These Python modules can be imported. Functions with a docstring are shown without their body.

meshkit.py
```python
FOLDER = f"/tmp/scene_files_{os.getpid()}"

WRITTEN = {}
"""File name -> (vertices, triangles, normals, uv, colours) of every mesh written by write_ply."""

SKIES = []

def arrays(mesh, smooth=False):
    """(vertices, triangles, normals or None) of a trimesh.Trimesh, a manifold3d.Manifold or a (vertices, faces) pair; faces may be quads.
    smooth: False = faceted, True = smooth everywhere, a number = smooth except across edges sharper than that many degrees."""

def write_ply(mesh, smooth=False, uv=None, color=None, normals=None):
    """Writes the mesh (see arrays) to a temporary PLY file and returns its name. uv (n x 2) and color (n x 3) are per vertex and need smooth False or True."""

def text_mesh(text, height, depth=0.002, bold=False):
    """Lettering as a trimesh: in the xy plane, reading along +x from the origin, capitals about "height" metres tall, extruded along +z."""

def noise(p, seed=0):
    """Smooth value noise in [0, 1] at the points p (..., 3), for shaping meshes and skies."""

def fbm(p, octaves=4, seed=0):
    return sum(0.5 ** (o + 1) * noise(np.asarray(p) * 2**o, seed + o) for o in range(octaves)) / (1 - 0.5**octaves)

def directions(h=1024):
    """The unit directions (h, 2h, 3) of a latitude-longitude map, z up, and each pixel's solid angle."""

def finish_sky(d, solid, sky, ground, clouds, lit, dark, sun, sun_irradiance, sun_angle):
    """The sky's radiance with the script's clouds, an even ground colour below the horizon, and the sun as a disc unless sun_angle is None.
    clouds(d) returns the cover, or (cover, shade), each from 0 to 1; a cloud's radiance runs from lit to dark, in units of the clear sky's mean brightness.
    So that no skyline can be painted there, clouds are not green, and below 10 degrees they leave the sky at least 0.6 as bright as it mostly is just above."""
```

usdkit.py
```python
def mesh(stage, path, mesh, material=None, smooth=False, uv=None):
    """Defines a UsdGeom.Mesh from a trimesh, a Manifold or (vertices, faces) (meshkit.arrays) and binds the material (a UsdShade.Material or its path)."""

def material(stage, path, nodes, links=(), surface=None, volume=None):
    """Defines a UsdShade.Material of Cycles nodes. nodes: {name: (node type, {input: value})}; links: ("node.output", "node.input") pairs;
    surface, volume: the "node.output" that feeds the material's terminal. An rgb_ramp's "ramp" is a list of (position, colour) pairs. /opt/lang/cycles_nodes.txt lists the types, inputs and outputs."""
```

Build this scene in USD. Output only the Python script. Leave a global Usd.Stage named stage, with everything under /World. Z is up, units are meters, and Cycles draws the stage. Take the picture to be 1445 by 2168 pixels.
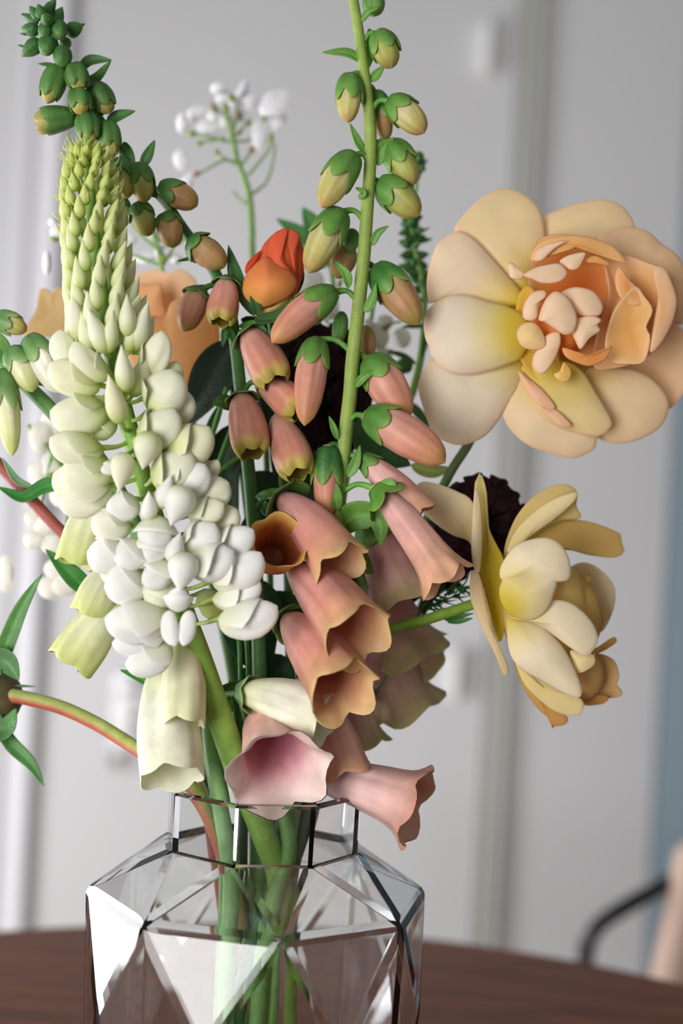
import math, random
import numpy as np
import trimesh, manifold3d, usdkit, meshkit
from scipy.spatial import HalfspaceIntersection, ConvexHull
from pxr import Usd, UsdGeom, UsdLux, UsdShade, Gf, Sdf, Vt

stage = Usd.Stage.CreateInMemory()
UsdGeom.SetStageUpAxis(stage, 'Z')
UsdGeom.SetStageMetersPerUnit(stage, 1.0)
UsdGeom.Xform.Define(stage, '/World')
UsdGeom.Scope.Define(stage, '/World/Looks')
RND = random.Random(7)

# ------------------------------------------------------------------ camera, light, exposure
F = 3000.0                      # focal length in pixels of the 1445 x 2168 frame
CAM = np.array([0.0, 0.0, 1.05])
FOCUS = 0.60
ROLL = math.radians(3.0)
RIGHT = np.array([math.cos(ROLL), 0, math.sin(ROLL)])
UP = np.array([-math.sin(ROLL), 0, math.cos(ROLL)])
FWD = np.array([0, 1.0, 0])
cam = UsdGeom.Camera.Define(stage, '/World/camera')
cam.AddTransformOp().Set(Gf.Matrix4d(*RIGHT, 0, *UP, 0, *(-FWD), 0, *CAM, 1))
cam.CreateHorizontalApertureAttr(24.0)
cam.CreateVerticalApertureAttr(24.0 * 2168 / 1445)
cam.CreateFocalLengthAttr(24.0 * F / 1445)
cam.CreateFStopAttr(4.0)
cam.CreateFocusDistanceAttr(FOCUS - 0.022)
cam.CreateClippingRangeAttr(Gf.Vec2f(0.02, 100))
cam.CreateExposureAttr(0.21)


def P(px, py, d=0.0):
    """The point seen at pixel (px, py), d centimetres behind the bouquet's middle plane (0.6 m away)."""
    y = FOCUS + d / 100.0
    return CAM + FWD * y + RIGHT * ((px - 722.5) * y / F) + UP * ((1084 - py) * y / F)


def rect_light(name, pos, target, w, h, intensity, color):
    l = UsdLux.RectLight.Define(stage, '/World/' + name)
    l.CreateWidthAttr(w); l.CreateHeightAttr(h); l.CreateIntensityAttr(intensity); l.CreateColorAttr(Gf.Vec3f(*color))
    p, t = np.array(pos, float), np.array(target, float)
    z = (p - t) / np.linalg.norm(p - t)
    x = np.cross([0, 0, 1], z); x /= np.linalg.norm(x); y = np.cross(z, x)
    l.AddTransformOp().Set(Gf.Matrix4d(*x, 0, *y, 0, *z, 0, *p, 1))


rect_light('daylight_side', (-1.5, 1.15, 0.66), (0.2, 1.3, 0.8), 1.0, 1.15, 8.6, (0.97, 0.98, 1.02))
rect_light('daylight_rear', (-0.95, -0.9, 0.93), (0.0, 0.7, 0.95), 0.9, 1.4, 7.9, (1.0, 0.99, 0.98))
dome = UsdLux.DomeLight.Define(stage, '/World/room_light')
dome.CreateColorAttr(Gf.Vec3f(0.95, 0.98, 1.0)); dome.CreateIntensityAttr(0.075)

# ------------------------------------------------------------------ materials


def lin(c):
    c = np.asarray(c, float) / 255.0
    return np.where(c <= 0.04045, c / 12.92, ((c + 0.055) / 1.055) ** 2.4)


def organic(name, translucent=0.25, rough=0.55, noise=60, vary=0.12, bump=0.15, bscale=(1, 1, 1), spec=0.35, sheen=0.0, freq=900):
    """Colour comes from the piece's own tint; noise gives mottling and fine relief; some light passes through."""
    nodes = {
        'tc': ('texture_coordinate', {}), 'col': ('attribute', {'attribute': 'tint'}),
        'mp': ('mapping', {'scale': bscale}),
        'n': ('noise_texture', {'scale': noise, 'detail': 3.0}),
        'mr': ('map_range', {'from_min': 0.3, 'from_max': 0.7, 'to_min': 1 - vary, 'to_max': 1 + vary * 0.6}),
        'mul': ('vector_math', {'math_type': 'scale'}),
        'fine': ('noise_texture', {'scale': freq, 'detail': 2.0}),
        'b': ('bump', {'strength': bump, 'distance': 0.0008}),
        'p': ('principled_bsdf', {'roughness': rough, 'specular_ior_level': spec, 'sheen_weight': sheen, 'sheen_roughness': 0.4}),
        't': ('translucent_bsdf', {}), 'mix': ('mix_closure', {'fac': translucent})}
    links = [('tc.object', 'n.vector'), ('tc.object', 'mp.vector'), ('mp.vector', 'fine.vector'), ('n.fac', 'mr.value'),
             ('col.color', 'mul.vector1'), ('mr.result', 'mul.scale'), ('fine.fac', 'b.height'),
             ('mul.vector', 'p.base_color'), ('mul.vector', 't.color'), ('b.normal', 'p.normal'),
             ('p.BSDF', 'mix.closure1'), ('t.BSDF', 'mix.closure2')]
    return usdkit.material(stage, '/World/Looks/' + name, nodes, links, surface='mix.closure')


M = {
    'white_petal': organic('white_petal', 0.28, 0.5, 70, 0.05, 0.12),
    'rose_petal': organic('rose_petal', 0.38, 0.6, 60, 0.06, 0.10, sheen=0.05),
    'bell': organic('bell_petal', 0.22, 0.45, 110, 0.14, 0.14),
    'bud': organic('bud_skin', 0.12, 0.5, 160, 0.16, 0.25, sheen=0.08),
    'leaf': organic('leaf_green', 0.18, 0.42, 120, 0.22, 0.3),
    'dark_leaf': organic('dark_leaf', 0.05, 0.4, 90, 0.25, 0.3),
    'stem': organic('stem_skin', 0.0, 0.5, 160, 0.18, 0.3, sheen=0.06),
    'dark_petal': organic('dark_petal', 0.03, 0.7, 100, 0.3, 0.4, spec=0.15),
}


def plain(name, color, rough=0.5, metallic=0.0, noise=20, vary=0.05, bump=0.05, spec=0.5):
    a, b = lin(color) * (1 - vary), np.minimum(lin(color) * (1 + vary), 1)
    nodes = {'tc': ('texture_coordinate', {}), 'n': ('noise_texture', {'scale': noise, 'detail': 4.0}),
             'r': ('rgb_ramp', {'ramp': [(0.3, tuple(a)), (0.7, tuple(b))]}),
             'b': ('bump', {'strength': bump, 'distance': 0.002}),
             'p': ('principled_bsdf', {'roughness': rough, 'metallic': metallic, 'specular_ior_level': spec})}
    return usdkit.material(stage, '/World/Looks/' + name, nodes,
                           [('tc.object', 'n.vector'), ('n.fac', 'r.fac'), ('r.color', 'p.base_color'), ('n.fac', 'b.height'), ('b.normal', 'p.normal')], surface='p.BSDF')


M['wall_paint'] = plain('wall_paint', (200, 200, 201), 0.7, spec=0.2, noise=3, vary=0.01)
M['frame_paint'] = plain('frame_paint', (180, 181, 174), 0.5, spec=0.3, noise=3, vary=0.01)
M['blue_paint'] = plain('blue_paint', (140, 159, 171), 0.7, spec=0.2, noise=3, vary=0.01)
M['door_paint'] = plain('door_paint', (201, 201, 202), 0.5, spec=0.3, noise=3, vary=0.01)
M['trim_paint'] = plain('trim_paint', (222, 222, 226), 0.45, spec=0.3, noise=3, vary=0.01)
M['floor_wood'] = plain('floor_wood', (150, 120, 92), 0.5)
M['hinge_metal'] = plain('hinge_metal', (226, 226, 226), 0.4, noise=60)
M['handle_metal'] = plain('handle_metal', (186, 186, 188), 0.3, 0.6, noise=60)
M['keyhole_dark'] = plain('keyhole_dark', (90, 88, 84), 0.6)
M['black_steel'] = plain('black_steel', (14, 16, 19), 0.35, 0.0, 80)
M['beige_cloth'] = plain('beige_cloth', (196, 170, 154), 0.9, noise=400, vary=0.1, bump=0.3, spec=0.1)
wood_nodes = {
    'tc': ('texture_coordinate', {}), 'mp': ('mapping', {'scale': (1.0, 14.0, 1.0)}),
    'n': ('noise_texture', {'scale': 9.0, 'detail': 6.0, 'distortion': 0.6}),
    'r': ('rgb_ramp', {'ramp': [(0.25, tuple(lin((72, 35, 17)))), (0.5, tuple(lin((116, 61, 30)))), (0.75, tuple(lin((148, 84, 44))))]}),
    'b': ('bump', {'strength': 0.12, 'distance': 0.001}),
    'p': ('principled_bsdf', {'roughness': 0.45, 'specular_ior_level': 0.25})}
M['table_wood'] = usdkit.material(stage, '/World/Looks/table_wood', wood_nodes, [
    ('tc.object', 'mp.vector'), ('mp.vector', 'n.vector'), ('n.fac', 'r.fac'), ('r.color', 'p.base_color'), ('n.fac', 'b.height'), ('b.normal', 'p.normal')], surface='p.BSDF')
M['glass'] = usdkit.material(stage, '/World/Looks/clear_glass', {
    'tc': ('texture_coordinate', {}), 'n': ('noise_texture', {'scale': 38.0, 'detail': 1.0}),
    'b': ('bump', {'strength': 0.04, 'distance': 0.001}),
    'g': ('glass_bsdf', {'color': (0.985, 0.99, 0.99), 'roughness': 0.0, 'IOR': 1.5})},
    [('tc.object', 'n.vector'), ('n.fac', 'b.height'), ('b.normal', 'g.normal')], surface='g.BSDF')

# ------------------------------------------------------------------ scene tree helpers
COUNT = {}


def numbered(parent, name):
    k = COUNT.get((parent, name), 0)
    COUNT[(parent, name)] = k + 1
    return f'{parent}/{name}' + (f'_{k:03d}' if k else '')


def put(parent, name, V, Fc, mat, tint=(200, 200, 200), origin=(0, 0, 0), smooth=True, label=None, kind=None):
    """ONE Mesh prim under parent. tint: one sRGB colour or one per vertex."""
    V = np.asarray(V, float); Fc = np.asarray(Fc, int)
    path = numbered(parent, name)
    if smooth is True or smooth is False:
        m = usdkit.mesh(stage, path, (V - np.asarray(origin), Fc), mat, smooth=smooth)
        tv = np.asarray(tint, float)
        n = len(V)
        tv = lin(np.broadcast_to(tv, (n, 3)) if tv.ndim == 1 else tv)
        pv = UsdGeom.PrimvarsAPI(m).CreatePrimvar('tint', Sdf.ValueTypeNames.Color3fArray, 'vertex')
        pv.Set(Vt.Vec3fArray.FromNumpy(np.ascontiguousarray(tv, np.float32)))
    else:
        m = usdkit.mesh(stage, path, (V - np.asarray(origin), Fc), mat, smooth=smooth)
    p = m.GetPrim()
    if label: p.SetCustomDataByKey('label', label)
    if kind: p.SetCustomDataByKey('kind', kind)
    return path


GROUPS = {'foxglove': 'foxglove stems in the vase', 'rose': 'roses in the vase', 'dames_rocket': 'white rocket stems in the vase', 'scabious': 'near black flower heads in the vase', 'cut_stem': 'bare cut stems in the vase neck', 'peony': 'peony stems at the left', 'leaf_sprig': 'small green leaf sprigs in the vase'}


class Thing:
    def __init__(s, name, label, cat, base, group=None, kind=None):
        s.base = np.asarray(base, float)
        s.path = numbered('/World', name)
        x = UsdGeom.Xform.Define(stage, s.path)
        x.AddTranslateOp().Set(Gf.Vec3d(*map(float, s.base)))
        p = x.GetPrim()
        p.SetCustomDataByKey('label', label)
        if cat: p.SetCustomDataByKey('category', cat)
        group = group or GROUPS.get(name)
        if group: p.SetCustomDataByKey('group', group)
        if kind: p.SetCustomDataByKey('kind', kind)

    def part(s, name, VF, mat, tint=(200, 200, 200), parent=None, **k):
        return put(parent or s.path, name, VF[0], VF[1], M[mat], tint, s.base, **k)


def structure(name, VF, mat, label, smooth=30):
    path = put('/World', name, VF[0], VF[1], M[mat], smooth=smooth, kind='structure', label=label)
    return path


def box(x0, x1, y0, y1, z0, z1, r=0.0):
    if r:
        s = [manifold3d.Manifold.sphere(r, 12).translate((x, y, z)) for x in (x0 + r, x1 - r) for y in (y0 + r, y1 - r) for z in (z0 + r, z1 - r)]
        m = manifold3d.Manifold.batch_hull(s).to_mesh()
        return m.vert_properties[:, :3], m.tri_verts
    b = trimesh.creation.box(extents=(x1 - x0, y1 - y0, z1 - z0))
    return b.vertices + np.array([(x0 + x1) / 2, (y0 + y1) / 2, (z0 + z1) / 2]), b.faces


def join(*vfs):
    V, Fc, n = [], [], 0
    for v, f in vfs:
        V.append(np.asarray(v)); Fc.append(np.asarray(f) + n); n += len(v)
    return np.vstack(V), np.vstack(Fc)


def tri(q):
    q = np.asarray(q)
    return np.vstack([q[:, [0, 1, 2]], q[:, [0, 2, 3]]])


def spline(pts, n):
    """Catmull-Rom through the points, n samples."""
    p = np.asarray(pts, float)
    if len(p) == 2:
        return p[0] + np.linspace(0, 1, n)[:, None] * (p[1] - p[0])
    q = np.vstack([2 * p[0] - p[1], p, 2 * p[-1] - p[-2]])
    seg = np.linalg.norm(np.diff(p, axis=0), axis=1) ** 0.5 + 1e-9
    s = np.r_[0, np.cumsum(seg)]
    out = []
    for u in np.linspace(0, s[-1], n):
        i = min(np.searchsorted(s, u, 'right') - 1, len(p) - 2)
        t = (u - s[i]) / seg[i]
        a, b, c, d = q[i:i + 4]
        out.append(0.5 * (2 * b + (c - a) * t + (2 * a - 5 * b + 4 * c - d) * t * t + (3 * b - a - 3 * c + d) * t ** 3))
    return np.array(out)


def frames(p, ref=(0, -1, 0)):
    t = np.gradient(p, axis=0)
    t /= np.linalg.norm(t, axis=1, keepdims=True) + 1e-12
    ref = np.asarray(ref, float)
    n = ref - t * (t @ ref)[:, None]
    bad = np.linalg.norm(n, axis=1) < 0.25
    if bad.any():
        alt = np.array([0, 0, 1.0])
        n[bad] = (alt - t * (t @ alt)[:, None])[bad]
        n = n if not bad.all() else n
    n /= np.linalg.norm(n, axis=1, keepdims=True) + 1e-12
    for i in range(1, len(n)):           # keep the frame from flipping
        m = n[i - 1] - t[i] * (t[i] @ n[i - 1])
        n[i] = m / (np.linalg.norm(m) + 1e-12)
    return t, n, np.cross(t, n)


def tube(pts, rad, sides=10, n=None, caps=True):
    n = n or max(6, 5 * len(pts))
    p = spline(pts, n) if n != len(pts) else np.asarray(pts, float)
    r = np.interp(np.linspace(0, 1, n), np.linspace(0, 1, len(np.atleast_1d(rad))), np.atleast_1d(rad)) if np.ndim(rad) else np.full(n, rad)
    t, a, b = frames(p)
    th = np.arange(sides) * 2 * np.pi / sides
    V = (p[:, None] + r[:, None, None] * (np.cos(th)[None, :, None] * a[:, None] + np.sin(th)[None, :, None] * b[:, None])).reshape(-1, 3)
    i, j = np.meshgrid(np.arange(n - 1), np.arange(sides), indexing='ij')
    q = np.stack([i * sides + j, i * sides + (j + 1) % sides, (i + 1) * sides + (j + 1) % sides, (i + 1) * sides + j], -1).reshape(-1, 4)
    Fc = tri(q)
    if caps:
        k = len(V)
        V = np.vstack([V, p[0], p[-1]])
        c0 = [[k, (s + 1) % sides, s] for s in range(sides)]
        o = (n - 1) * sides
        c1 = [[k + 1, o + s, o + (s + 1) % sides] for s in range(sides)]
        Fc = np.vstack([Fc, c0, c1])
    return V, Fc


def grid_faces(n, m, wrap=False, off=0, flip=False):
    mm = m if wrap else m - 1
    i, j = np.meshgrid(np.arange(n - 1), np.arange(mm), indexing='ij')
    j2 = (j + 1) % m
    q = np.stack([i * m + j, i * m + j2, (i + 1) * m + j2, (i + 1) * m + j], -1).reshape(-1, 4) + off
    return tri(q[:, ::-1] if flip else q)


def sheet(G, thick=0.0006, wrap=False):
    """A grid of points (n, m, 3) as a thin solid: front, back and rim."""
    n, m = G.shape[:2]
    Fa = grid_faces(n, m, wrap)
    V = G.reshape(-1, 3)
    nrm = np.zeros_like(V); fn = np.cross(V[Fa[:, 1]] - V[Fa[:, 0]], V[Fa[:, 2]] - V[Fa[:, 0]])
    for k in range(3): np.add.at(nrm, Fa[:, k], fn)
    nrm /= np.linalg.norm(nrm, axis=1, keepdims=True) + 1e-15
    B = V - nrm * thick
    Fb = grid_faces(n, m, wrap, n * m, True)
    ids = np.arange(n * m).reshape(n, m)
    edges = [ids[0], ids[-1][::-1]] if wrap else [np.r_[ids[0], ids[1:, -1], ids[-1, ::-1][1:], ids[::-1, 0][1:]]]
    rim = []
    for e in edges:
        e = np.r_[e, e[0]] if wrap else e
        for a, b in zip(e[:-1], e[1:]):
            rim.append([b, a, a + n * m, b + n * m])
    return np.vstack([V, B]), np.vstack([Fa, Fb, tri(rim)])


def mixc(stops, t):
    """Piecewise colours: stops [(pos, colour)...], t array -> (n, 3)."""
    pos = [s[0] for s in stops]; col = np.array([s[1] for s in stops], float)
    t = np.asarray(t, float)
    return np.stack([np.interp(t, pos, col[:, k]) for k in range(3)], -1)

# ------------------------------------------------------------------ the room
WY = 2.5                                     # the white wall's distance
TABLE_Z = 0.75


def on_wall(px, py, y=WY):
    return P(px, py, (y - FOCUS) * 100)


def at_z0(px, y=WY):
    """World x of the plumb line that passes pixel (px, 1084) on the plane y."""
    return on_wall(px, 1084, y)[0]


xe = at_z0(1412)                             # where the white wall ends
xl, xr = at_z0(108), at_z0(1048)             # the door's two edges
structure('floor', box(-3.0, 3.2, -3.0, 3.6, -0.05, 0.0), 'floor_wood', 'wooden floor under the table, hidden below it')
structure('wall_back', join(box(-2.6, xl - 0.02, WY, WY + 0.12, 0, 2.7), box(xr + 0.012, xe, WY, WY + 0.12, 0, 2.7), box(xl - 0.02, xr + 0.012, WY, WY + 0.12, 2.06, 2.7)),
          'wall_paint', 'white painted wall behind the bouquet')
structure('wall_right', box(xe, 3.2, WY + 0.004, WY + 0.124, 0, 2.7), 'blue_paint', 'blue grey wall past the end of the white wall')
# door: slab with two sunk panels


def framed(x0, x1, z0, z1, y0, y1, holes, sink):
    m = manifold3d.Manifold.cube((x1 - x0, y1 - y0, z1 - z0)).translate((x0, y0, z0))
    for a, b, c, d in holes:
        prof = [manifold3d.Manifold.cube((b - a, 1e-4, d - c)).translate((a, y0 - 1e-4, c)),
                manifold3d.Manifold.cube((b - a - 2 * sink, 1e-4, d - c - 2 * sink)).translate((a + sink, y0 + sink * 0.5, c + sink))]
        m = m - manifold3d.Manifold.batch_hull(prof)
    q = m.to_mesh()
    return q.vert_properties[:, :3], q.tri_verts


door = Thing('door_1', 'white interior door behind the bouquet', None, ((xl + xr) / 2, WY, 0), kind='structure')
door.part('door_slab', framed(xl, xr, 0.01, 2.05, WY + 0.012, WY + 0.05, [(xl + 0.14, xr - 0.14, 0.2, 0.95)], 0.012), 'door_paint', smooth=30)
for py in (108, 1425):
    c = on_wall(1030 if py < 500 else 962, py)
    hz = c[2]
    hv, hf = tube([(c[0], WY - 0.014, hz - 0.045), (c[0], WY - 0.014, hz + 0.045)], 0.0095, 12, 4)
    door.part('hinge', join((hv, hf), box(c[0] - 0.022, c[0] + 0.02, WY - 0.004, WY + 0.012, hz - 0.042, hz + 0.042)), 'hinge_metal', smooth=30)
c = on_wall(258, 1530)
plate = door.part('handle_plate', box(c[0] - 0.018, c[0] + 0.018, WY + 0.004, WY + 0.0125, c[2] - 0.085, c[2] + 0.085, 0.004), 'handle_metal', smooth=30)
k = on_wall(247, 1608)
door.part('keyhole', tube([(k[0], WY - 0.001, k[2]), (k[0], WY + 0.006, k[2])], 0.012, 16, 4), 'keyhole_dark', parent=plate, smooth=30)
lv = on_wall(262, 1468)
door.part('lever', tube([(lv[0], WY + 0.005, lv[2]), (lv[0], WY - 0.04, lv[2]), (lv[0] + 0.012, WY - 0.05, lv[2]), (lv[0] + 0.10, WY - 0.05, lv[2])], 0.008, 10), 'hinge_metal', parent=plate)
# door frame: stepped moulding on either side
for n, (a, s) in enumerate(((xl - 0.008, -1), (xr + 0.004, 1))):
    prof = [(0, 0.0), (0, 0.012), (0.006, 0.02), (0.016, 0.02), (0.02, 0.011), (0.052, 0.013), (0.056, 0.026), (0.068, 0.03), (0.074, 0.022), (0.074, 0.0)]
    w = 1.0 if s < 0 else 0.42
    ring = np.array([(a + s * u * w, WY - v) for u, v in prof])
    z0, z1 = 0.0, 2.06
    V = np.vstack([np.c_[ring, np.full(len(ring), z0)], np.c_[ring, np.full(len(ring), z1)]])
    L = len(ring)
    Fc = tri([[i, (i + 1) % L, L + (i + 1) % L, L + i] for i in range(L)])
    if s > 0: Fc = Fc[:, ::-1]
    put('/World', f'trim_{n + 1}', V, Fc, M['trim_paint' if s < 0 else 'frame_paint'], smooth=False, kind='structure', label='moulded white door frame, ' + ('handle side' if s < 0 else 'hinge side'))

# ------------------------------------------------------------------ table
edge = []
for px, py in ((0, 1966), (140, 1958), (930, 1992), (1110, 2008), (1300, 2042), (1445, 2082)):
    r = P(px, py) - CAM
    edge.append((CAM + r * ((TABLE_Z - CAM[2]) / r[2]))[:2])
edge = np.array(edge)
A = np.c_[2 * edge, np.ones(len(edge))]
sol = np.linalg.lstsq(A, (edge ** 2).sum(1), rcond=None)[0]
TC, TR = sol[:2], math.sqrt(sol[2] + sol[0] ** 2 + sol[1] ** 2)
print('table', TC, TR)
tb = Thing('table', 'round reddish brown wooden table under the glass vase', 'table', (TC[0], TC[1], 0))
pr = np.array([(0, -0.028), (TR - 0.012, -0.028), (TR - 0.003, -0.022), (TR, -0.013), (TR - 0.001, -0.005), (TR - 0.005, 0.0), (0, 0.0)])
top = trimesh.creation.revolve(pr, sections=160)
tb.part('tabletop', (top.vertices + np.array([TC[0], TC[1], TABLE_Z]), top.faces), 'table_wood', smooth=40)
ped = trimesh.creation.revolve(np.array([(0, 0.03), (0.06, 0.03), (0.045, 0.15), (0.04, 0.5), (0.07, 0.69), (0.16, 0.722), (0, 0.722)]), sections=32)
tb.part('pedestal', (ped.vertices + np.array([TC[0], TC[1], 0]), ped.faces), 'table_wood', smooth=40)
ft = trimesh.creation.revolve(np.array([(0, 0.0), (0.25, 0.0), (0.25, 0.012), (0.07, 0.035), (0, 0.035)]), sections=48)
tb.part('foot', (ft.vertices + np.array([TC[0], TC[1], 0]), ft.faces), 'table_wood', smooth=40)

# ------------------------------------------------------------------ chair
CD = 78.0


def PC(px, py, d=CD): return P(px, py, d)


b0 = PC(1395, 2040)
ch = Thing('armchair', 'beige chair with black tubular steel arm beyond the table', 'chair', (b0[0] + 0.1, b0[1], 0))
arm_pts = [PC(1470, 1840, CD + 4), PC(1395, 1880, CD + 1), PC(1330, 1916), PC(1275, 1952), PC(1247, 1990), PC(1238, 2040)]
low = PC(1234, 2110); arm_pts += [low, np.array([low[0] - 0.004, low[1], 0.006])]
ch.part('arm', tube(arm_pts, 0.0082, 14, 60), 'black_steel')
off = np.array([0.30, 0.40, 0.0])
ch.part('arm', tube([q + off for q in arm_pts], 0.0082, 14, 60), 'black_steel')
# upholstered back: a rounded slab leaning a little
u = PC(1402, 1800, CD + 2); l = PC(1372, 2090, CD - 2)
axis_w = off / np.linalg.norm(off)
sl = []
for p in (u + np.array([0.012, 0, -0.008]), l):
    for k in (0.0, 1.0):
        q = p + axis_w * 0.42 * k + np.array([0.02, 0, 0])
        sl.append(manifold3d.Manifold.sphere(0.02, 20).translate(tuple(q)))
bk = manifold3d.Manifold.batch_hull(sl).to_mesh()
ch.part('backrest', (bk.vert_properties[:, :3], bk.tri_verts), 'beige_cloth', smooth=50)
sx = l[0]
ch.part('seat', box(sx - 0.42, sx + 0.14, l[1] + 0.02, l[1] + 0.42, 0.43, 0.49, 0.025), 'beige_cloth', smooth=50)
for dx, dy in ((0.06, 0.05), (0.06, 0.38)):
    ch.part('leg', tube([(sx + dx, l[1] + dy, 0.45), (sx + dx + 0.06, l[1] + dy, 0.006)], 0.0085, 12, 4), 'black_steel')

# ------------------------------------------------------------------ glass vase
vc = P(547, 1895)
VX, VY = vc[0], vc[1]
ZS = 1.05 - 0.161          # shoulder points
ZN = ZS + 0.0205                    # foot of the neck
ZR = ZN + 0.0225                    # rim
Z2 = ZS - 0.044
TH0 = math.radians(10)


def ring(R, z, half):
    a = TH0 + (np.arange(8) + 0.5 * half) * math.pi / 4
    return np.c_[VX + R * np.sin(a), VY - R * np.cos(a), np.full(8, z)]


RS = 0.0726
rows = [ring(0.0415, ZN, 1), ring(RS, ZS, 0), ring(RS * 0.985, Z2, 1), ring(RS * 0.95, TABLE_Z + 0.040, 0), ring(0.056, TABLE_Z, 1)]
pts = np.vstack(rows)
hull = ConvexHull(pts)


def shaved(hull, amount, width):
    """The convex body with every edge cut by a narrow bevel."""
    eq = np.unique(np.round(hull.equations, 7), axis=0)
    planes = [e - np.r_[0, 0, 0, -amount] if amount else e for e in eq]
    planes = [np.r_[e[:3], e[3] + amount] for e in eq]
    if width:
        for i in range(len(hull.simplices)):
            for j in hull.neighbors[i]:
                if j > i:
                    a, b = hull.equations[i], hull.equations[j]
                    n = a[:3] + b[:3]
                    co = float(np.dot(a[:3], b[:3]))
                    if co > 0.9995: continue
                    cut = 0.5 * width * math.tan(0.5 * math.acos(max(-1, min(1, co))))
                    n /= np.linalg.norm(n)
                    sh = list(set(hull.simplices[i]) & set(hull.simplices[j]))
                    planes.append(np.r_[n, -(n @ hull.points[sh[0]]) + cut])
    hs = HalfspaceIntersection(np.array(planes), np.array([VX, VY, (TABLE_Z + ZS) / 2]))
    return manifold3d.Manifold.hull_points(hs.intersections)


outer = shaved(hull, 0.0, 0.0052)
inner = shaved(hull, 0.0036, 0.0)
neck = manifold3d.Manifold.hull_points(np.vstack([ring(0.0415, ZN - 0.004, 1), ring(0.0420, ZR - 0.001, 1), ring(0.0412, ZR, 1)]))
bore = manifold3d.Manifold.hull_points(np.vstack([ring(0.0375, ZS - 0.006, 1), ring(0.0380, ZR + 0.01, 1)]))
floor_cut = manifold3d.Manifold.cube((0.3, 0.3, 0.012)).translate((VX - 0.15, VY - 0.15, TABLE_Z))
vase_m = (outer + neck) - (inner - floor_cut) - bore
vs = Thing('vase', 'faceted clear glass vase with diamond cut shoulders holding the bouquet', 'vase', (VX, VY, TABLE_Z))
q = vase_m.to_mesh()
vs.part('body', (q.vert_properties[:, :3], q.tri_verts), 'glass', smooth=False)

# ------------------------------------------------------------------ plant generators
GRN = (92, 138, 62); PALEGRN = (150, 178, 92); DGRN = (44, 92, 44)
NT = 40


def axis_curve(a, b, bend, n):
    m = (a + b) / 2 + np.asarray(bend)
    t = np.linspace(0, 1, n)[:, None]
    return (1 - t) ** 2 * a + 2 * t * (1 - t) * m + t * t * b


PROF = {
    'bud':   ([0, .05, .15, .32, .55, .78, .92, .98, 1.0], [.30, .52, .76, .95, 1.0, .84, .55, .28, .02]),
    'round': ([0, .06, .2, .45, .7, .9, .97, 1.0], [.3, .62, .9, 1.0, .9, .58, .3, .02]),
    'point': ([0, .06, .2, .42, .65, .85, 1.0], [.35, .65, .95, 1.0, .78, .4, .02]),
    'slit':  ([0, .06, .2, .45, .7, .88, .96, 1.0], [.30, .44, .66, .88, 1.0, .98, .84, .62]),
    'open':  ([0, .06, .2, .42, .65, .82, .92, 1.0], [.26, .38, .58, .80, .93, .96, 1.0, 1.12]),
    'bag':   ([0, .06, .2, .42, .65, .82, .93, 1.0], [.30, .46, .66, .84, .97, 1.0, .97, .95]),
    'flare': ([0, .06, .2, .42, .65, .80, .92, 1.0], [.26, .38, .56, .74, .84, .90, 1.04, 1.34]),
}


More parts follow.
